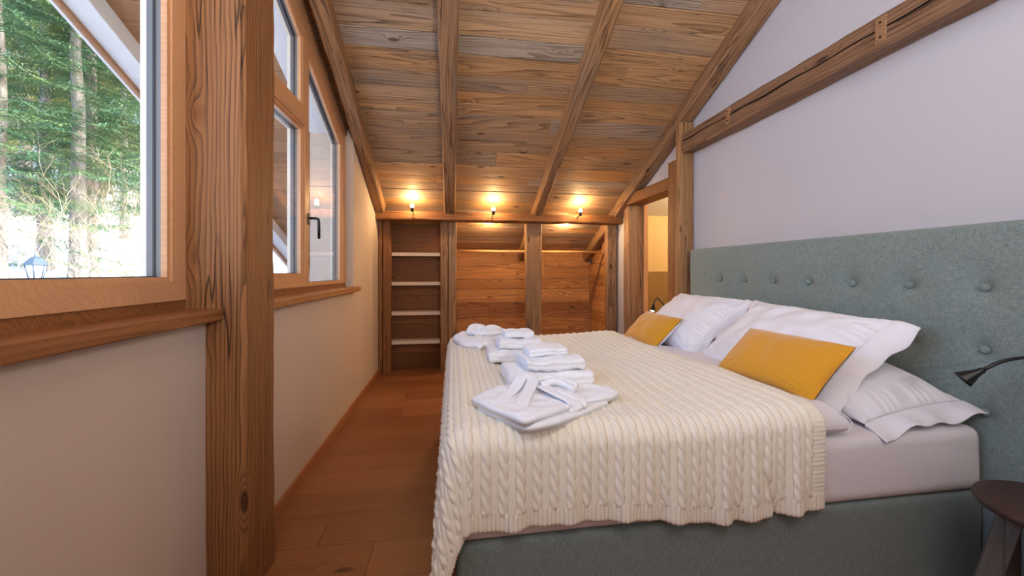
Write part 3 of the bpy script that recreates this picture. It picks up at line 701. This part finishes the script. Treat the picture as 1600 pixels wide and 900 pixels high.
# pillows
def pillow(name, w, h, t_, corners, label, group, mat='pillow', flange=0, seed=0, sag=0, cat='pillow', pinch=.05, wr=.004, n=70, droop=.015):
    """corners: origin centre, unit ex (width), ey (height); ez out of the face"""
    c, ex, ey = [Vector(v) for v in corners]; ex = ex.normalized(); ey = (ey-ex*ey.dot(ex)).normalized(); ez = ex.cross(ey)
    u = np.linspace(-1, 1, n); U, V = np.meshgrid(u, u, indexing='ij')
    fw = 1+2*flange/w; fh = 1+2*flange/h
    s = np.sign(U)*np.abs(U)**.85
    px = U*w/2*(1-pinch*(1-V**2)*0-pinch*(np.cos(np.pi*V/2)**.8)*np.abs(U)**3)
    py = V*h/2*(1-pinch*1.4*(np.cos(np.pi*U/2)**.8)*np.abs(V)**3)
    th = t_/2*(np.clip(1-np.abs(U)**2.6, 0, 1)**.62)*(np.clip(1-np.abs(V)**2.6, 0, 1)**.62)
    rng = np.random.RandomState(seed)
    # radiating wrinkles near corners + broad dents
    w1 = snoise(U*w, V*h, seed, 3.2)*wr*(th/t_*2)**.5
    ang = np.arctan2(np.abs(V)-1.0, np.abs(U)-1.0); dc = np.sqrt((np.abs(U)-1)**2+(np.abs(V)-1)**2)
    w2 = wr*.8*np.sin(ang*16+seed)*np.exp(-((dc-.3)/.25)**2)
    w2 = w2+wr*1.1*np.sin(V*h*70+3*np.sin(V*9+seed)+seed)*np.exp(-((1-np.abs(U)-.05)/.13)**2)*(np.abs(U) < .995)*(1 if flange else .3)
    e = empty(name, tuple(c-Vector((0, 0, h/3))), label, cat, group)
    def place(px, py, pz):
        pz = pz-sag*(px/(w/2))**2 if sag else pz
        return [c[i]+ex[i]*px+ey[i]*py+ez[i]*pz for i in range(3)]
    A = place(px, py, th+w1+w2); B = place(px, py, -th+w1*.4)
    # one closed body: front, then back
    n_, m_ = U.shape
    vs = np.concatenate([np.stack(A, -1).reshape(-1, 3), np.stack(B, -1).reshape(-1, 3)]); fs = []
    for i in range(n_-1):
        for j in range(m_-1):
            a = i*m_+j; fs.append((a, a+m_, a+m_+1, a+1)); b = a+n_*m_; fs.append((b, b+1, b+m_+1, b+m_))
    bm = bmesh.new(); BV = [bm.verts.new(v) for v in vs]
    for f in fs: bm.faces.new([BV[k_] for k_ in f])
    bmesh.ops.remove_doubles(bm, verts=bm.verts, dist=.0006)
    bmobj('body', bm, mat, e, True)
    if flange:
        # end flaps of the pillow case, wavy, with a stitched edge
        K = 6
        for sg, i0 in ((1, n-1), (-1, 0)):
            vs = []; fs = []
            for side in (1, -1):
                for k_ in range(K+1):
                    f = k_/K
                    for j in range(n):
                        q_ = V[i0, j]; wv = (.012*math.sin(q_*5.2+seed)+.007*math.sin(q_*11+seed*2))*f-droop*f*f
                        x_ = px[i0, j]+sg*flange*f*(1+.05*math.sin(q_*7+seed)); y_ = py[i0, j]*(1+.02*f)
                        pt = place(np.array(x_), np.array(y_), np.array(wv+side*(.0016+.004*(1-f))))
                        vs.append([float(v) for v in pt])
            Nn = (K+1)*n
            for o_, fl_ in ((0, 0), (Nn, 1)):
                for k_ in range(K):
                    for j in range(n-1):
                        a = o_+k_*n+j; q = (a, a+1, a+n+1, a+n); fs.append(q if fl_ == 0 else q[::-1])
            for j in range(n-1): a = K*n+j; fs.append((a, a+1, Nn+a+1, Nn+a))
            for k_ in range(K):
                a = k_*n; fs.append((a, a+n, Nn+a+n, Nn+a)); a += n-1; fs.append((a, Nn+a, Nn+a+n, a+n))
            obj('flange', vs, fs, mat, e, True)
    return e
Yv = (0, -1, 0)
# bottom pillows, lying flat
pillow('pillow', .70, .46, .20, ((1.655, 1.535, H-.455), (.05, -1, -.10), (1, .05, .12)), 'flat white pillow on the mattress at the near side, under the propped one', 'white pillows', flange=.07, seed=3, sag=.03, droop=.008)
pillow('pillow', .70, .44, .15, ((1.66, 2.41, H-.482), (0, -1, 0), (1, 0, .10)), 'flat white pillow at the far side, under the propped one', 'white pillows', flange=.05, seed=5)
# propped pillows
pillow('pillow', .68, .50, .19, ((1.56, 1.665, H-.345), (.03, -1, -.04), (.72, .02, .58)), 'propped white pillow behind the large near mustard cushion', 'white pillows', flange=.075, seed=8, wr=.006, droop=.035)
pillow('pillow', .68, .50, .19, ((1.575, 2.47, H-.335), (0, -1, 0), (.72, 0, .60)), 'propped white pillow behind the far mustard cushion', 'white pillows', flange=.05, seed=9, wr=.006, droop=.03)
def cushion(*a, **k):
    e = pillow(*a, **k); return e
c1 = pillow('cushion', .47, .265, .12, ((1.325, 1.43, H-.363), (.06, -1, -.005), (.62, .04, .60)), 'large near mustard lumbar cushion with white back', 'mustard cushions', mat='mustard', seed=12, cat='cushion', wr=.0025, pinch=.03)
c2 = pillow('cushion', .46, .265, .11, ((1.345, 2.51, H-.392), (.0, -1, 0), (.62, 0, .60)), 'far mustard lumbar cushion in front of the far propped pillow', 'mustard cushions', mat='mustard', seed=14, cat='cushion', wr=.0025, pinch=.03)
# white backing piece of each cushion
def backing(e, c, ex, ey, w, h, t_):
    c, ex, ey = Vector(c), Vector(ex).normalized(), Vector(ey); ey = (ey-ex*ey.dot(ex)).normalized(); ez = ex.cross(ey); n = 40
    u = np.linspace(-1, 1, n); U, V = np.meshgrid(u, u, indexing='ij')
    px = U*w/2*1.004; py = V*h/2*1.004; th = t_/2*(np.clip(1-np.abs(U)**2.6, 0, 1)**.62)*(np.clip(1-np.abs(V)**2.6, 0, 1)**.62)
    px = px*(1-.03*(np.cos(np.pi*V/2)**.8)*np.abs(U)**3); py = py*(1-.042*(np.cos(np.pi*U/2)**.8)*np.abs(V)**3)
    Z_ = -th*1.2-.001
    grid_mesh('white_backing', c.x+ex.x*px+ey.x*py+ez.x*Z_, c.y+ex.y*px+ey.y*py+ez.y*Z_, c.z+ex.z*px+ey.z*py+ez.z*Z_, 'pillow', e)
backing(c1, (1.325, 1.43, H-.363), (.06, -1, -.005), (.62, .04, .60), .478, .272, .12)
backing(c2, (1.345, 2.51, H-.392), (0, -1, 0), (.62, 0, .60), .468, .272, .11)

# towels
ZB = ZT+.012
def towel(cx, cy, z, w, d, h, rot, label, group, seed):
    """folded towel: rounded slab with a fold line on its front and woven bands"""
    e = empty('towel', (cx, cy, z), label, 'towel', group)
    nx, ns = 110, 72; rs = np.linspace(0, 2*np.pi, ns+1)
    # cross-section (y,z): superellipse, front (y<0) shows a double fold
    cyy = np.sign(np.cos(rs))*np.abs(np.cos(rs))**.35*d/2; czz = np.sign(np.sin(rs))*np.abs(np.sin(rs))**.55*h/2
    u = np.linspace(-1, 1, nx); U, Tt = np.meshgrid(u, rs, indexing='ij')
    endr = np.clip((1-np.abs(U))/.07, 0, 1)**.5
    Yl = cyy[None, :]*(.965+.035*endr); Zl = czz[None, :]*(.72+.28*endr)
    Xl = U*w/2
    # seam grooves on front and right end
    gro = np.exp(-((Zl/h)/.035)**2)*(.006)*(np.cos(Tt) < -.2); Yl = Yl+gro
    band = (np.exp(-((U-.15)/.012)**2)+np.exp(-((U-.22)/.012)**2)+np.exp(-((U-.29)/.012)**2))
    Zl = Zl-np.sign(Zl)*.0022*np.clip(band, 0, 1)+.0022*snoise(Xl, Yl, seed, 7)+.003*snoise(Xl, Zl, seed+1, 14); Yl = Yl-np.sign(Yl)*.0025*np.clip(band, 0, 1)+.003*snoise(Xl, Zl, seed+2, 9)
    Xl = Xl+.003*snoise(Yl, Zl, seed+3, 9)
    c, s = math.cos(rot), math.sin(rot)
    o = grid_mesh('fabric', cx+Xl*c-Yl*s, cy+Xl*s+Yl*c, z+h/2+Zl, 'towel', e)
    bm = bmesh.new(); bm.from_mesh(o.data); bmesh.ops.remove_doubles(bm, verts=bm.verts, dist=.0002)
    be = [x for x in bm.edges if x.is_boundary]; bmesh.ops.edgeloop_fill(bm, edges=be)
    bmesh.ops.recalc_face_normals(bm, faces=bm.faces); bm.to_mesh(o.data); bm.free(); o.data.shade_smooth()
    # hanging woven border strip across the top and front
    return e
towel(.375, 1.56, ZB, .335, .24, .066, .02, 'large folded white towel, bottom of the near towel stack', 'near stack of white towels', 1)
towel(.385, 1.55, ZB+.064, .235, .20, .050, .10, 'medium folded white towel in the middle of the near towel stack', 'near stack of white towels', 2)
towel(.375, 1.57, ZB+.113, .155, .13, .034, .06, 'small folded white towel on top of the near towel stack', 'near stack of white towels', 3)
towel(.345, 1.98, ZB, .335, .24, .066, -.02, 'large folded white towel, bottom of the far towel stack', 'far stack of white towels', 4)
towel(.335, 1.99, ZB+.064, .215, .20, .050, .0, 'medium folded white towel in the middle of the far towel stack', 'far stack of white towels', 5)
towel(.335, 2.00, ZB+.113, .145, .14, .034, .03, 'small folded white towel on top of the far towel stack', 'far stack of white towels', 6)

# robes
def blob(name, poly, z, t_, mat, parent, seed, r=.03, wr=.004, folds=()):
    """soft flat cloth body over a star-shaped outline"""
    P_ = smooth_closed(poly, 10); c = np.mean(P_, 0); K = 26; n = len(P_)
    f = np.linspace(0, 1, K)**.8
    XX = c[0]+(P_[None, :, 0]-c[0])*f[:, None]; YY = c[1]+(P_[None, :, 1]-c[1])*f[:, None]
    dist = (1-f)[:, None]*np.linalg.norm(P_-c, axis=1)[None, :]
    k_ = np.clip(dist/r, 0, 1); pr = np.sqrt(np.clip(1-(1-k_)**2, 0, 1))
    ZZ = z+t_*.45+t_*.55*pr+wr*snoise(XX, YY, seed, 5)*pr+wr*.5*snoise(XX, YY, seed+5, 12)*pr
    for (a, b, am, wd) in folds:
        a = np.array(a); b = np.array(b); ab = b-a; L2 = ab@ab
        tpar = np.clip(((XX-a[0])*ab[0]+(YY-a[1])*ab[1])/L2, 0, 1); dd = np.sqrt((XX-a[0]-tpar*ab[0])**2+(YY-a[1]-tpar*ab[1])**2)
        ZZ += am*np.exp(-(dd/wd)**2)*pr
    ZB_ = z+t_*.45-t_*.42*pr
    XX = np.concatenate([XX, XX[:, :1]], 1); YY = np.concatenate([YY, YY[:, :1]], 1); ZZ = np.concatenate([ZZ, ZZ[:, :1]], 1); ZB_ = np.concatenate([ZB_, ZB_[:, :1]], 1)
    X2 = np.concatenate([XX, XX[::-1]]); Y2 = np.concatenate([YY, YY[::-1]]); Z2 = np.concatenate([ZZ, ZB_[::-1]])
    return grid_mesh(name, X2, Y2, Z2, mat, parent)
def smooth_closed(poly, k):
    P_ = [np.array(p) for p in poly]; n = len(P_); out = []
    for i in range(n):
        a, b, c, d = P_[i-1], P_[i], P_[(i+1) % n], P_[(i+2) % n]
        for s in range(k):
            t_ = s/k; cr_ = .5*((2*b)+(c-a)*t_+(2*a-5*b+4*c-d)*t_*t_+(3*b-3*c+d-a)*t_**3); ln = b*(1-t_)+c*t_
            out.append(.45*cr_+.55*ln)
    return np.array(out)
def ribbon(name, pts, w, t_, mat, parent, side=(0, 0, 1), k=8):
    Q_ = smooth_path(pts, k); vs = []; fs = []; sv = [Vector(side)]*len(Q_) if not isinstance(side, list) else side
    for i, p_ in enumerate(Q_):
        tn = (Q_[min(i+1, len(Q_)-1)]-Q_[max(i-1, 0)]).normalized(); nn = Vector(side); b = tn.cross(nn).normalized(); nn = b.cross(tn).normalized()
        for (a_, c_) in ((-1, -.6), (-.9, -1), (0, -1), (.9, -1), (1, -.6), (1, .6), (.9, 1), (.45, .8), (0, 1), (-.45, .8), (-.9, 1), (-1, .6)): vs.append(p_+b*a_*w/2+nn*c_*t_/2)
    n = 12
    for i in range(len(Q_)-1):
        for j in range(n): r_ = (j+1) % n; fs.append((i*n+j, i*n+r_, (i+1)*n+r_, (i+1)*n+j))
    fs += [tuple(range(n))[::-1], tuple((len(Q_)-1)*n+j for j in range(n))]
    return obj(name, vs, fs, mat, parent, True)
rz = ZB-.006
r1 = empty('bathrobe', (.3, 1.26, rz), 'folded white waffle bathrobe with its belt on top, in front of the near towels', 'bathrobe', 'folded bathrobes')
blob('body', [(.06, 1.30), (.12, 1.18), (.195, 1.07), (.26, 1.10), (.36, 1.165), (.42, 1.20), (.40, 1.30), (.30, 1.40), (.17, 1.40)], rz+.016, .030, 'robe', r1, 21, .015, .003, [((.16, 1.36), (.33, 1.20), .006, .015), ((.1, 1.26), (.22, 1.15), .004, .02)])
blob('lower_fold', [(.08, 1.29), (.14, 1.17), (.205, 1.075), (.30, 1.10), (.45, 1.20), (.52, 1.25), (.50, 1.32), (.30, 1.40)], rz-.004, .026, 'robe', r1, 22, .012, .002)
blob('sleeve', [(.34, 1.22), (.42, 1.215), (.53, 1.25), (.575, 1.29), (.56, 1.34), (.47, 1.36), (.37, 1.37), (.32, 1.32)], rz+.012, .034, 'robe', r1, 23, .03, .004, [((.36, 1.33), (.5, 1.34), .006, .012)])
blob('collar', [(.20, 1.33), (.26, 1.28), (.36, 1.27), (.42, 1.29), (.40, 1.35), (.32, 1.40), (.22, 1.40)], rz+.026, .022, 'robe', r1, 24, .015, .006, [((.24, 1.3), (.38, 1.33), .010, .01), ((.3, 1.38), (.4, 1.3), .008, .008)])
zz = rz+.060
ribbon('belt', [(.205, 1.165, zz-.016), (.225, 1.215, zz-.004), (.255, 1.275, zz+.008), (.275, 1.325, zz+.022), (.262, 1.355, zz+.036), (.235, 1.335, zz+.026), (.205, 1.29, zz+.004), (.165, 1.25, zz-.010), (.15, 1.225, zz-.012)], .040, .006, 'robe', r1)
ribbon('belt', [(.375, 1.165, zz-.038), (.372, 1.175, zz-.012), (.345, 1.215, zz-.002), (.318, 1.26, zz+.004), (.300, 1.30, zz+.008)], .044, .006, 'robe', r1)
ribbon('belt', [(.400, 1.185, zz-.036), (.400, 1.195, zz-.010), (.365, 1.235, zz+.001), (.335, 1.28, zz+.002)], .034, .006, 'robe', r1)
tube('collar_roll', smooth_path([(.30, 1.30, zz+.006), (.345, 1.315, zz+.014), (.385, 1.295, zz+.004), (.40, 1.26, zz-.004)], 5), .014, 'robe', r1, 10)
tube('collar_roll', smooth_path([(.27, 1.37, zz+.0), (.33, 1.375, zz+.010), (.39, 1.35, zz+.004), (.43, 1.31, zz-.004)], 5), .013, 'robe', r1, 10)
r2 = empty('bathrobe', (.15, 2.4, rz), 'folded white bathrobe at the far foot corner, behind the far towels', 'bathrobe', 'folded bathrobes')
blob('body', [(.0, 2.44), (.06, 2.20), (.22, 2.17), (.40, 2.25), (.42, 2.50), (.25, 2.62), (.08, 2.60)], rz+.008, .055, 'robe', r2, 31, .04, .006, [((.05, 2.3), (.35, 2.3), .012, .03), ((.1, 2.5), (.35, 2.45), .012, .03)])
ribbon('belt', [(.14, 2.165, rz), (.145, 2.17, rz+.05), (.15, 2.24, rz+.068), (.16, 2.40, rz+.078), (.17, 2.48, rz+.08)], .045, .007, 'robe', r2)
blob('collar', [(.12, 2.38), (.2, 2.33), (.30, 2.37), (.34, 2.46), (.26, 2.54), (.13, 2.5)], rz+.05, .05, 'robe', r2, 33, .04, .006)
tube('collar_roll', smooth_path([(.10, 2.40, rz+.075), (.125, 2.44, rz+.105), (.175, 2.46, rz+.10), (.20, 2.42, rz+.09)], 5), .024, 'robe', r2, 12)
tube('collar_roll', smooth_path([(.19, 2.42, rz+.085), (.24, 2.45, rz+.10), (.29, 2.46, rz+.085), (.30, 2.42, rz+.07)], 5), .022, 'robe', r2, 12)

# ------------------------------------------------------------------ reading lamps
def P3(u, v, d):   # a point on the ray of a pixel at depth d
    r_ = (u-800)/610*d; s, c = math.sin(YAW), math.cos(YAW); return Vector((d*s+r_*c, d*c-r_*s, H-(v-424)/610*d))
def gooseneck(pts, head, aim, label, mount, mrot, lit):
    e = empty('reading_lamp', mount, label, 'lamp')
    tube('neck', smooth_path(pts, 8), .0055, 'black', e, 10)
    aim = Vector(aim).normalized(); mw = aim.to_track_quat('Z', 'Y').to_matrix().to_4x4(); mw.translation = Vector(head)
    lathe('head', [(.006, 0), (.009, .004), (.011, .02), (.026, .058), (.0275, .064), (.025, .062), (.022, .055), (.01, .03)], 'black', e, mw, 24)
    m2 = mw.copy(); m2.translation = Vector(head)+aim*.053
    lathe('lens', [(.0215, 0), (.0215, .002)], 'lampface' if lit else 'lens', e, m2, 20)
    return e
a = P3(1538, 577, 1.262); mp = Vector((1.885, .80, H-.33))
e = gooseneck([mp, mp+Vector((-.06, 0, .03)), P3(1640, 556, 1.22), P3(1600, 558.5, 1.235), P3(1565, 565, 1.25), a], a, P3(1510, 590, 1.285)-a, 'black gooseneck reading lamp reaching in from the right edge', tuple(mp), 0, False)
lathe('mount', [(.03, 0), (.03, .012), (.012, .016)], 'black', e, Matrix.Translation((1.90, .80, H-.33)) @ Matrix.Rotation(-math.pi/2, 4, 'Y'), 20)
mp = Vector((1.884, 3.05, H-.25)); a = P3(1021, 475, 3.24)
e = gooseneck([mp, mp+Vector((-.03, 0, -.01)), P3(1045, 484, 3.22), P3(1034, 473, 3.22), P3(1028, 466, 3.23), P3(1024, 469, 3.24), a], a, Vector((-.32, -.25, -1)), 'lit black gooseneck reading lamp behind the far mustard cushion', tuple(mp), 0, True)
box('mount', 1.868, 1.884, 3.02, 3.08, H-.27, H-.235, 'black', e, .002)
l_ = light('reading_light', 'POINT', tuple(a+Vector((-.03, -.02, -.085))), .9, (1,.72,.38), shadow_soft_size=.02); attach(l_, e)

# ------------------------------------------------------------------ stool used as bedside table
sx, sy, sr, sz = 1.705, .845, .178, H-.672
e = empty('stool', (sx, sy, 0), 'dark stained round wooden stool standing by the near bed corner', 'stool')
lathe('seat', [(.02, -.034), (sr-.03, -.034), (sr-.008, -.026), (sr, -.014), (sr-.003, -.004), (sr-.012, 0), (.02, -.002), (.001, -.002)], 'stool', e, Matrix.Translation((sx, sy, sz)), 64)
for k, (dx, dy) in enumerate(((-.5, .8), (-.8, -.5), (.75, .45), (.4, -.8))):
    tpt = Vector((sx+dx*.10, sy+dy*.10, sz-.034)); bt = Vector((sx+dx*.20, sy+dy*.20, 0))
    timber('leg', bt, tpt, .034, .05, 'stool_grey' if k == 0 else 'stool', up=(dx, dy, 0), rough=.0003, bev=.004, seed=k, parent=e)
tube('crossbar', [(sx-.085, sy+.13, .2), (sx-.135, sy-.085, .2)], .010, 'stool', e, 10)
tube('crossbar', [(sx+.12, sy+.07, .2), (sx+.065, sy-.13, .2)], .010, 'stool', e, 10)
timber('side_panel', (sx-.01, sy+.11, .06), (sx-.01, sy+.11, sz-.036), .012, .14, 'stool_grey', up=(1, .3, 0), rough=.0003, bev=.002, seed=4, parent=e)

# ------------------------------------------------------------------ outdoors
n = 90
gx = np.linspace(-60, -2.4, n); gy = np.linspace(-20, 70, n); GX, GY_ = np.meshgrid(gx, gy, indexing='ij')
def gz(x, y):
    d = np.sqrt((x+1)**2+(y-1)**2); return -1.2+1.55*np.clip((d-3)/8, 0, 1)+np.clip(d-12, 0, None)*.33+.18*np.sin(x*.7)*np.cos(y*.6)+.35*np.sin(x*.21+1)*np.sin(y*.17)*np.clip((d-10)/10, 0, 1)
sn = grid_mesh('snow_ground', GX, GY_, gz(GX, GY_), 'snow'); sn['kind'] = 'structure'

def spruce_mesh(seed, hgt_, crown0, rad, nb=235):
    rs = random.Random(seed); vs = []; fs = []
    def spike(p, d, L, w):
        d = d.normalized(); s = d.cross(Vector((rs.uniform(-.3, .3), rs.uniform(-.3, .3), 1))).normalized()*w
        i = len(vs); vs.extend([p-s, p+s, p+d*L]); fs.append((i, i+1, i+2))
    for k in range(nb):
        f = (k+rs.random())/nb; z = crown0+(hgt_-crown0)*f**.9; L = rad*(1-f)**.75*rs.uniform(.7, 1.1)+.25; a = rs.uniform(0, 2*math.pi)
        dr_ = Vector((math.cos(a), math.sin(a), 0)); sdv = Vector((-dr_.y, dr_.x, 0)); ns = int(10+L*7)
        p = Vector((0, 0, z)); droop = rs.uniform(.28, .5)
        pts = [p+dr_*L*t_+Vector((0, 0, -droop*L*(t_**1.2)+.22*L*t_**3)) for t_ in [i_/ns for i_ in range(ns+1)]]
        w = .02
        for i_ in range(ns):
            b = len(vs); vs.extend([pts[i_]+Vector((0, 0, w*.4)), pts[i_]-Vector((0, 0, w*.4)), pts[i_+1]]); fs.append((b, b+1, b+2))
            t_ = i_/ns
            if t_ < .12: continue
            for sgn in (1, -1):
                sl = (.16+.30*L*.35*(1-t_)+.10)*rs.uniform(.7, 1.2); dd = (sdv*sgn*1.0+dr_*.75+Vector((0, 0, -rs.uniform(.15, .6)))).normalized()
                for m_ in range(9):
                    q_ = pts[i_]+dd*sl*m_/9
                    spike(q_, dd+Vector((rs.uniform(-.55, .55), rs.uniform(-.55, .55), rs.uniform(-.45, .25))), rs.uniform(.07, .13), .010)
    me = bpy.data.meshes.new('foliage'); me.from_pydata([tuple(v) for v in vs], [], fs); me.update(); return me
def trunk_mesh(seed, hgt_, r0):
    rs = random.Random(seed); pts = [(rs.uniform(-.04, .04)*i, rs.uniform(-.04, .04)*i, hgt_*i/8) for i in range(9)]
    pts = [(x_*.25, y_*.25, z_) for x_, y_, z_ in pts]
    vs, fs = tube_data(pts, [r0*(1-.85*i/8)+(.04 if i == 0 else 0) for i in range(9)], 12)
    me = bpy.data.meshes.new('trunk'); me.from_pydata([tuple(v) for v in vs], [], fs); me.update(); me.shade_smooth(); me.materials.append(M['bark']); return me
FM = [spruce_mesh(1, 12, 2.4, 2.5), spruce_mesh(2, 13, 2.1, 2.7), spruce_mesh(3, 11, 1.4, 2.3, 130)]
TM = [trunk_mesh(1, 12, .165), trunk_mesh(2, 13, .165), trunk_mesh(3, 11, .12)]
FM2 = [m_.copy() for m_ in FM]
for m_ in FM: m_.materials.append(M['needle'])
for m_ in FM2: m_.materials.append(M['needle2'])
def tree(u, y, var, rot, sc, label, sunny=False, group='spruces on the snowy slope'):
    x = XU(u, y); z = float(gz(np.array(x), np.array(y)))-.1
    e = empty('spruce_tree', (x, y, z), label, 'tree', group)
    for nm, me in (('trunk', TM[var]), ('foliage', (FM2 if sunny else FM)[var])):
        o = bpy.data.objects.new(nm, me); COL.objects.link(o); o.parent = e
        if nm == 'foliage': o['kind'] = 'stuff'
    e.rotation_euler = (0, 0, rot); e.scale = (sc, sc, sc)
tree(122, 10.6, 0, .3, 1.0, 'spruce with thick pale trunk, left of the twin trunks seen in the near window')
tree(142, 12.0, 1, 1.9, 1.0, 'spruce with pale trunk, right of the twin trunks')
tree(-2, 9.6, 2, 4.1, 1.05, 'dark green spruce at the left edge of the near window')
tree(70, 12.5, 1, 2.7, 1.0, 'green spruce between the left edge spruce and the twin trunks')
tree(195, 15.5, 2, .8, 1.0, 'spruce right of the twin trunks, nearest the window frame')
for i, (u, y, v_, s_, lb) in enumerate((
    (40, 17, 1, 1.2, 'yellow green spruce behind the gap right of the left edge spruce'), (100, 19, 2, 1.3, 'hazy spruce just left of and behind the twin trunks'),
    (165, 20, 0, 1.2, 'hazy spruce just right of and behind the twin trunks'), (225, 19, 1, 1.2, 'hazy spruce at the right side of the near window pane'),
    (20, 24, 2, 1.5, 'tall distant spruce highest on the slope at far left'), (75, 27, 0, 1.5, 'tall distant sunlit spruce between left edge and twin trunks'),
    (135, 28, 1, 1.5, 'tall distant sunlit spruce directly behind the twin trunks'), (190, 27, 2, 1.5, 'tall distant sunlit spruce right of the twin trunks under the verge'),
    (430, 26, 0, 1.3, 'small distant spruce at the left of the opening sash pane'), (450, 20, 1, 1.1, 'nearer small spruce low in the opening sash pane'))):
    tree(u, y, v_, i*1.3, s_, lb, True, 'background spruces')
def shrub(u, y, n, hgt_, seed, label):
    rs = random.Random(seed); x = XU(u, y); z = float(gz(np.array(x), np.array(y)))-.05; vs = []; fs = []
    def br(p, d, L, r_, lev):
        pts = [p]; q_ = p
        for i_ in range(4): d = (d+Vector((rs.uniform(-.35, .35), rs.uniform(-.35, .35), rs.uniform(-.1, .25)))).normalized(); q_ = q_+d*L/4; pts.append(q_)
        a, b = tube_data(pts, [r_*(1-.15*i_) for i_ in range(5)], 4); o_ = len(vs); vs.extend(a); fs.extend([tuple(o_+k for k in f) for f in b])
        if lev > 0:
            for i_ in range(3 if lev > 1 else 4): br(pts[rs.randint(1, 4)], (d+Vector((rs.uniform(-1, 1), rs.uniform(-1, 1), rs.uniform(-.4, .8)))).normalized(), L*rs.uniform(.5, .75), r_*.55, lev-1)
    for i_ in range(n): a = rs.uniform(0, 6.28); br(Vector((rs.uniform(-.2, .2), rs.uniform(-.2, .2), 0)), Vector((math.cos(a)*.5, math.sin(a)*.5, 1)).normalized(), hgt_*rs.uniform(.6, 1), .011, 4)
    o = obj('bare_shrub', vs, fs, 'twig'); o.location = (x, y, z); prop(o, label, 'shrub')
shrub(45, 8.0, 9, 1.9, 4, 'leafless pale shrub on the left, behind the garden lantern')
shrub(205, 10.5, 8, 2.2, 6, 'leafless pale shrub on the right beside the window frame')
# lantern
lx, ly = XU(56, 5.2), 5.2; dl_ = lx*math.sin(YAW)+ly*math.cos(YAW); lz = H-(432-424)/610*dl_-.06
e = empty('garden_lantern', (lx, ly, float(gz(np.array(lx), np.array(ly)))), 'grey garden lantern on a pole in the snow', 'lantern')
z0 = float(gz(np.array(lx), np.array(ly)))
lathe('pole', [(.03, 0), (.02, .1), (.018, lz-z0-.01)], 'metal_grey', e, Matrix.Translation((lx, ly, z0-.02)), 12)
lathe('lantern_glass', [(.045, 0), (.085, .19)], 'lampglass', e, Matrix.Translation((lx, ly, lz)), 6, False)
lathe('cap', [(.10, 0), (.10, .012), (.055, .07), (.015, .10), (.012, .125)], 'metal_grey', e, Matrix.Translation((lx, ly, lz+.19)), 6, False)
for k in range(6):
    a = 2*math.pi*k/6; tube('frame_bar', [(lx+.047*math.cos(a), ly+.047*math.sin(a), lz), (lx+.087*math.cos(a), ly+.087*math.sin(a), lz+.19)], .006, 'metal_grey', e, 6)
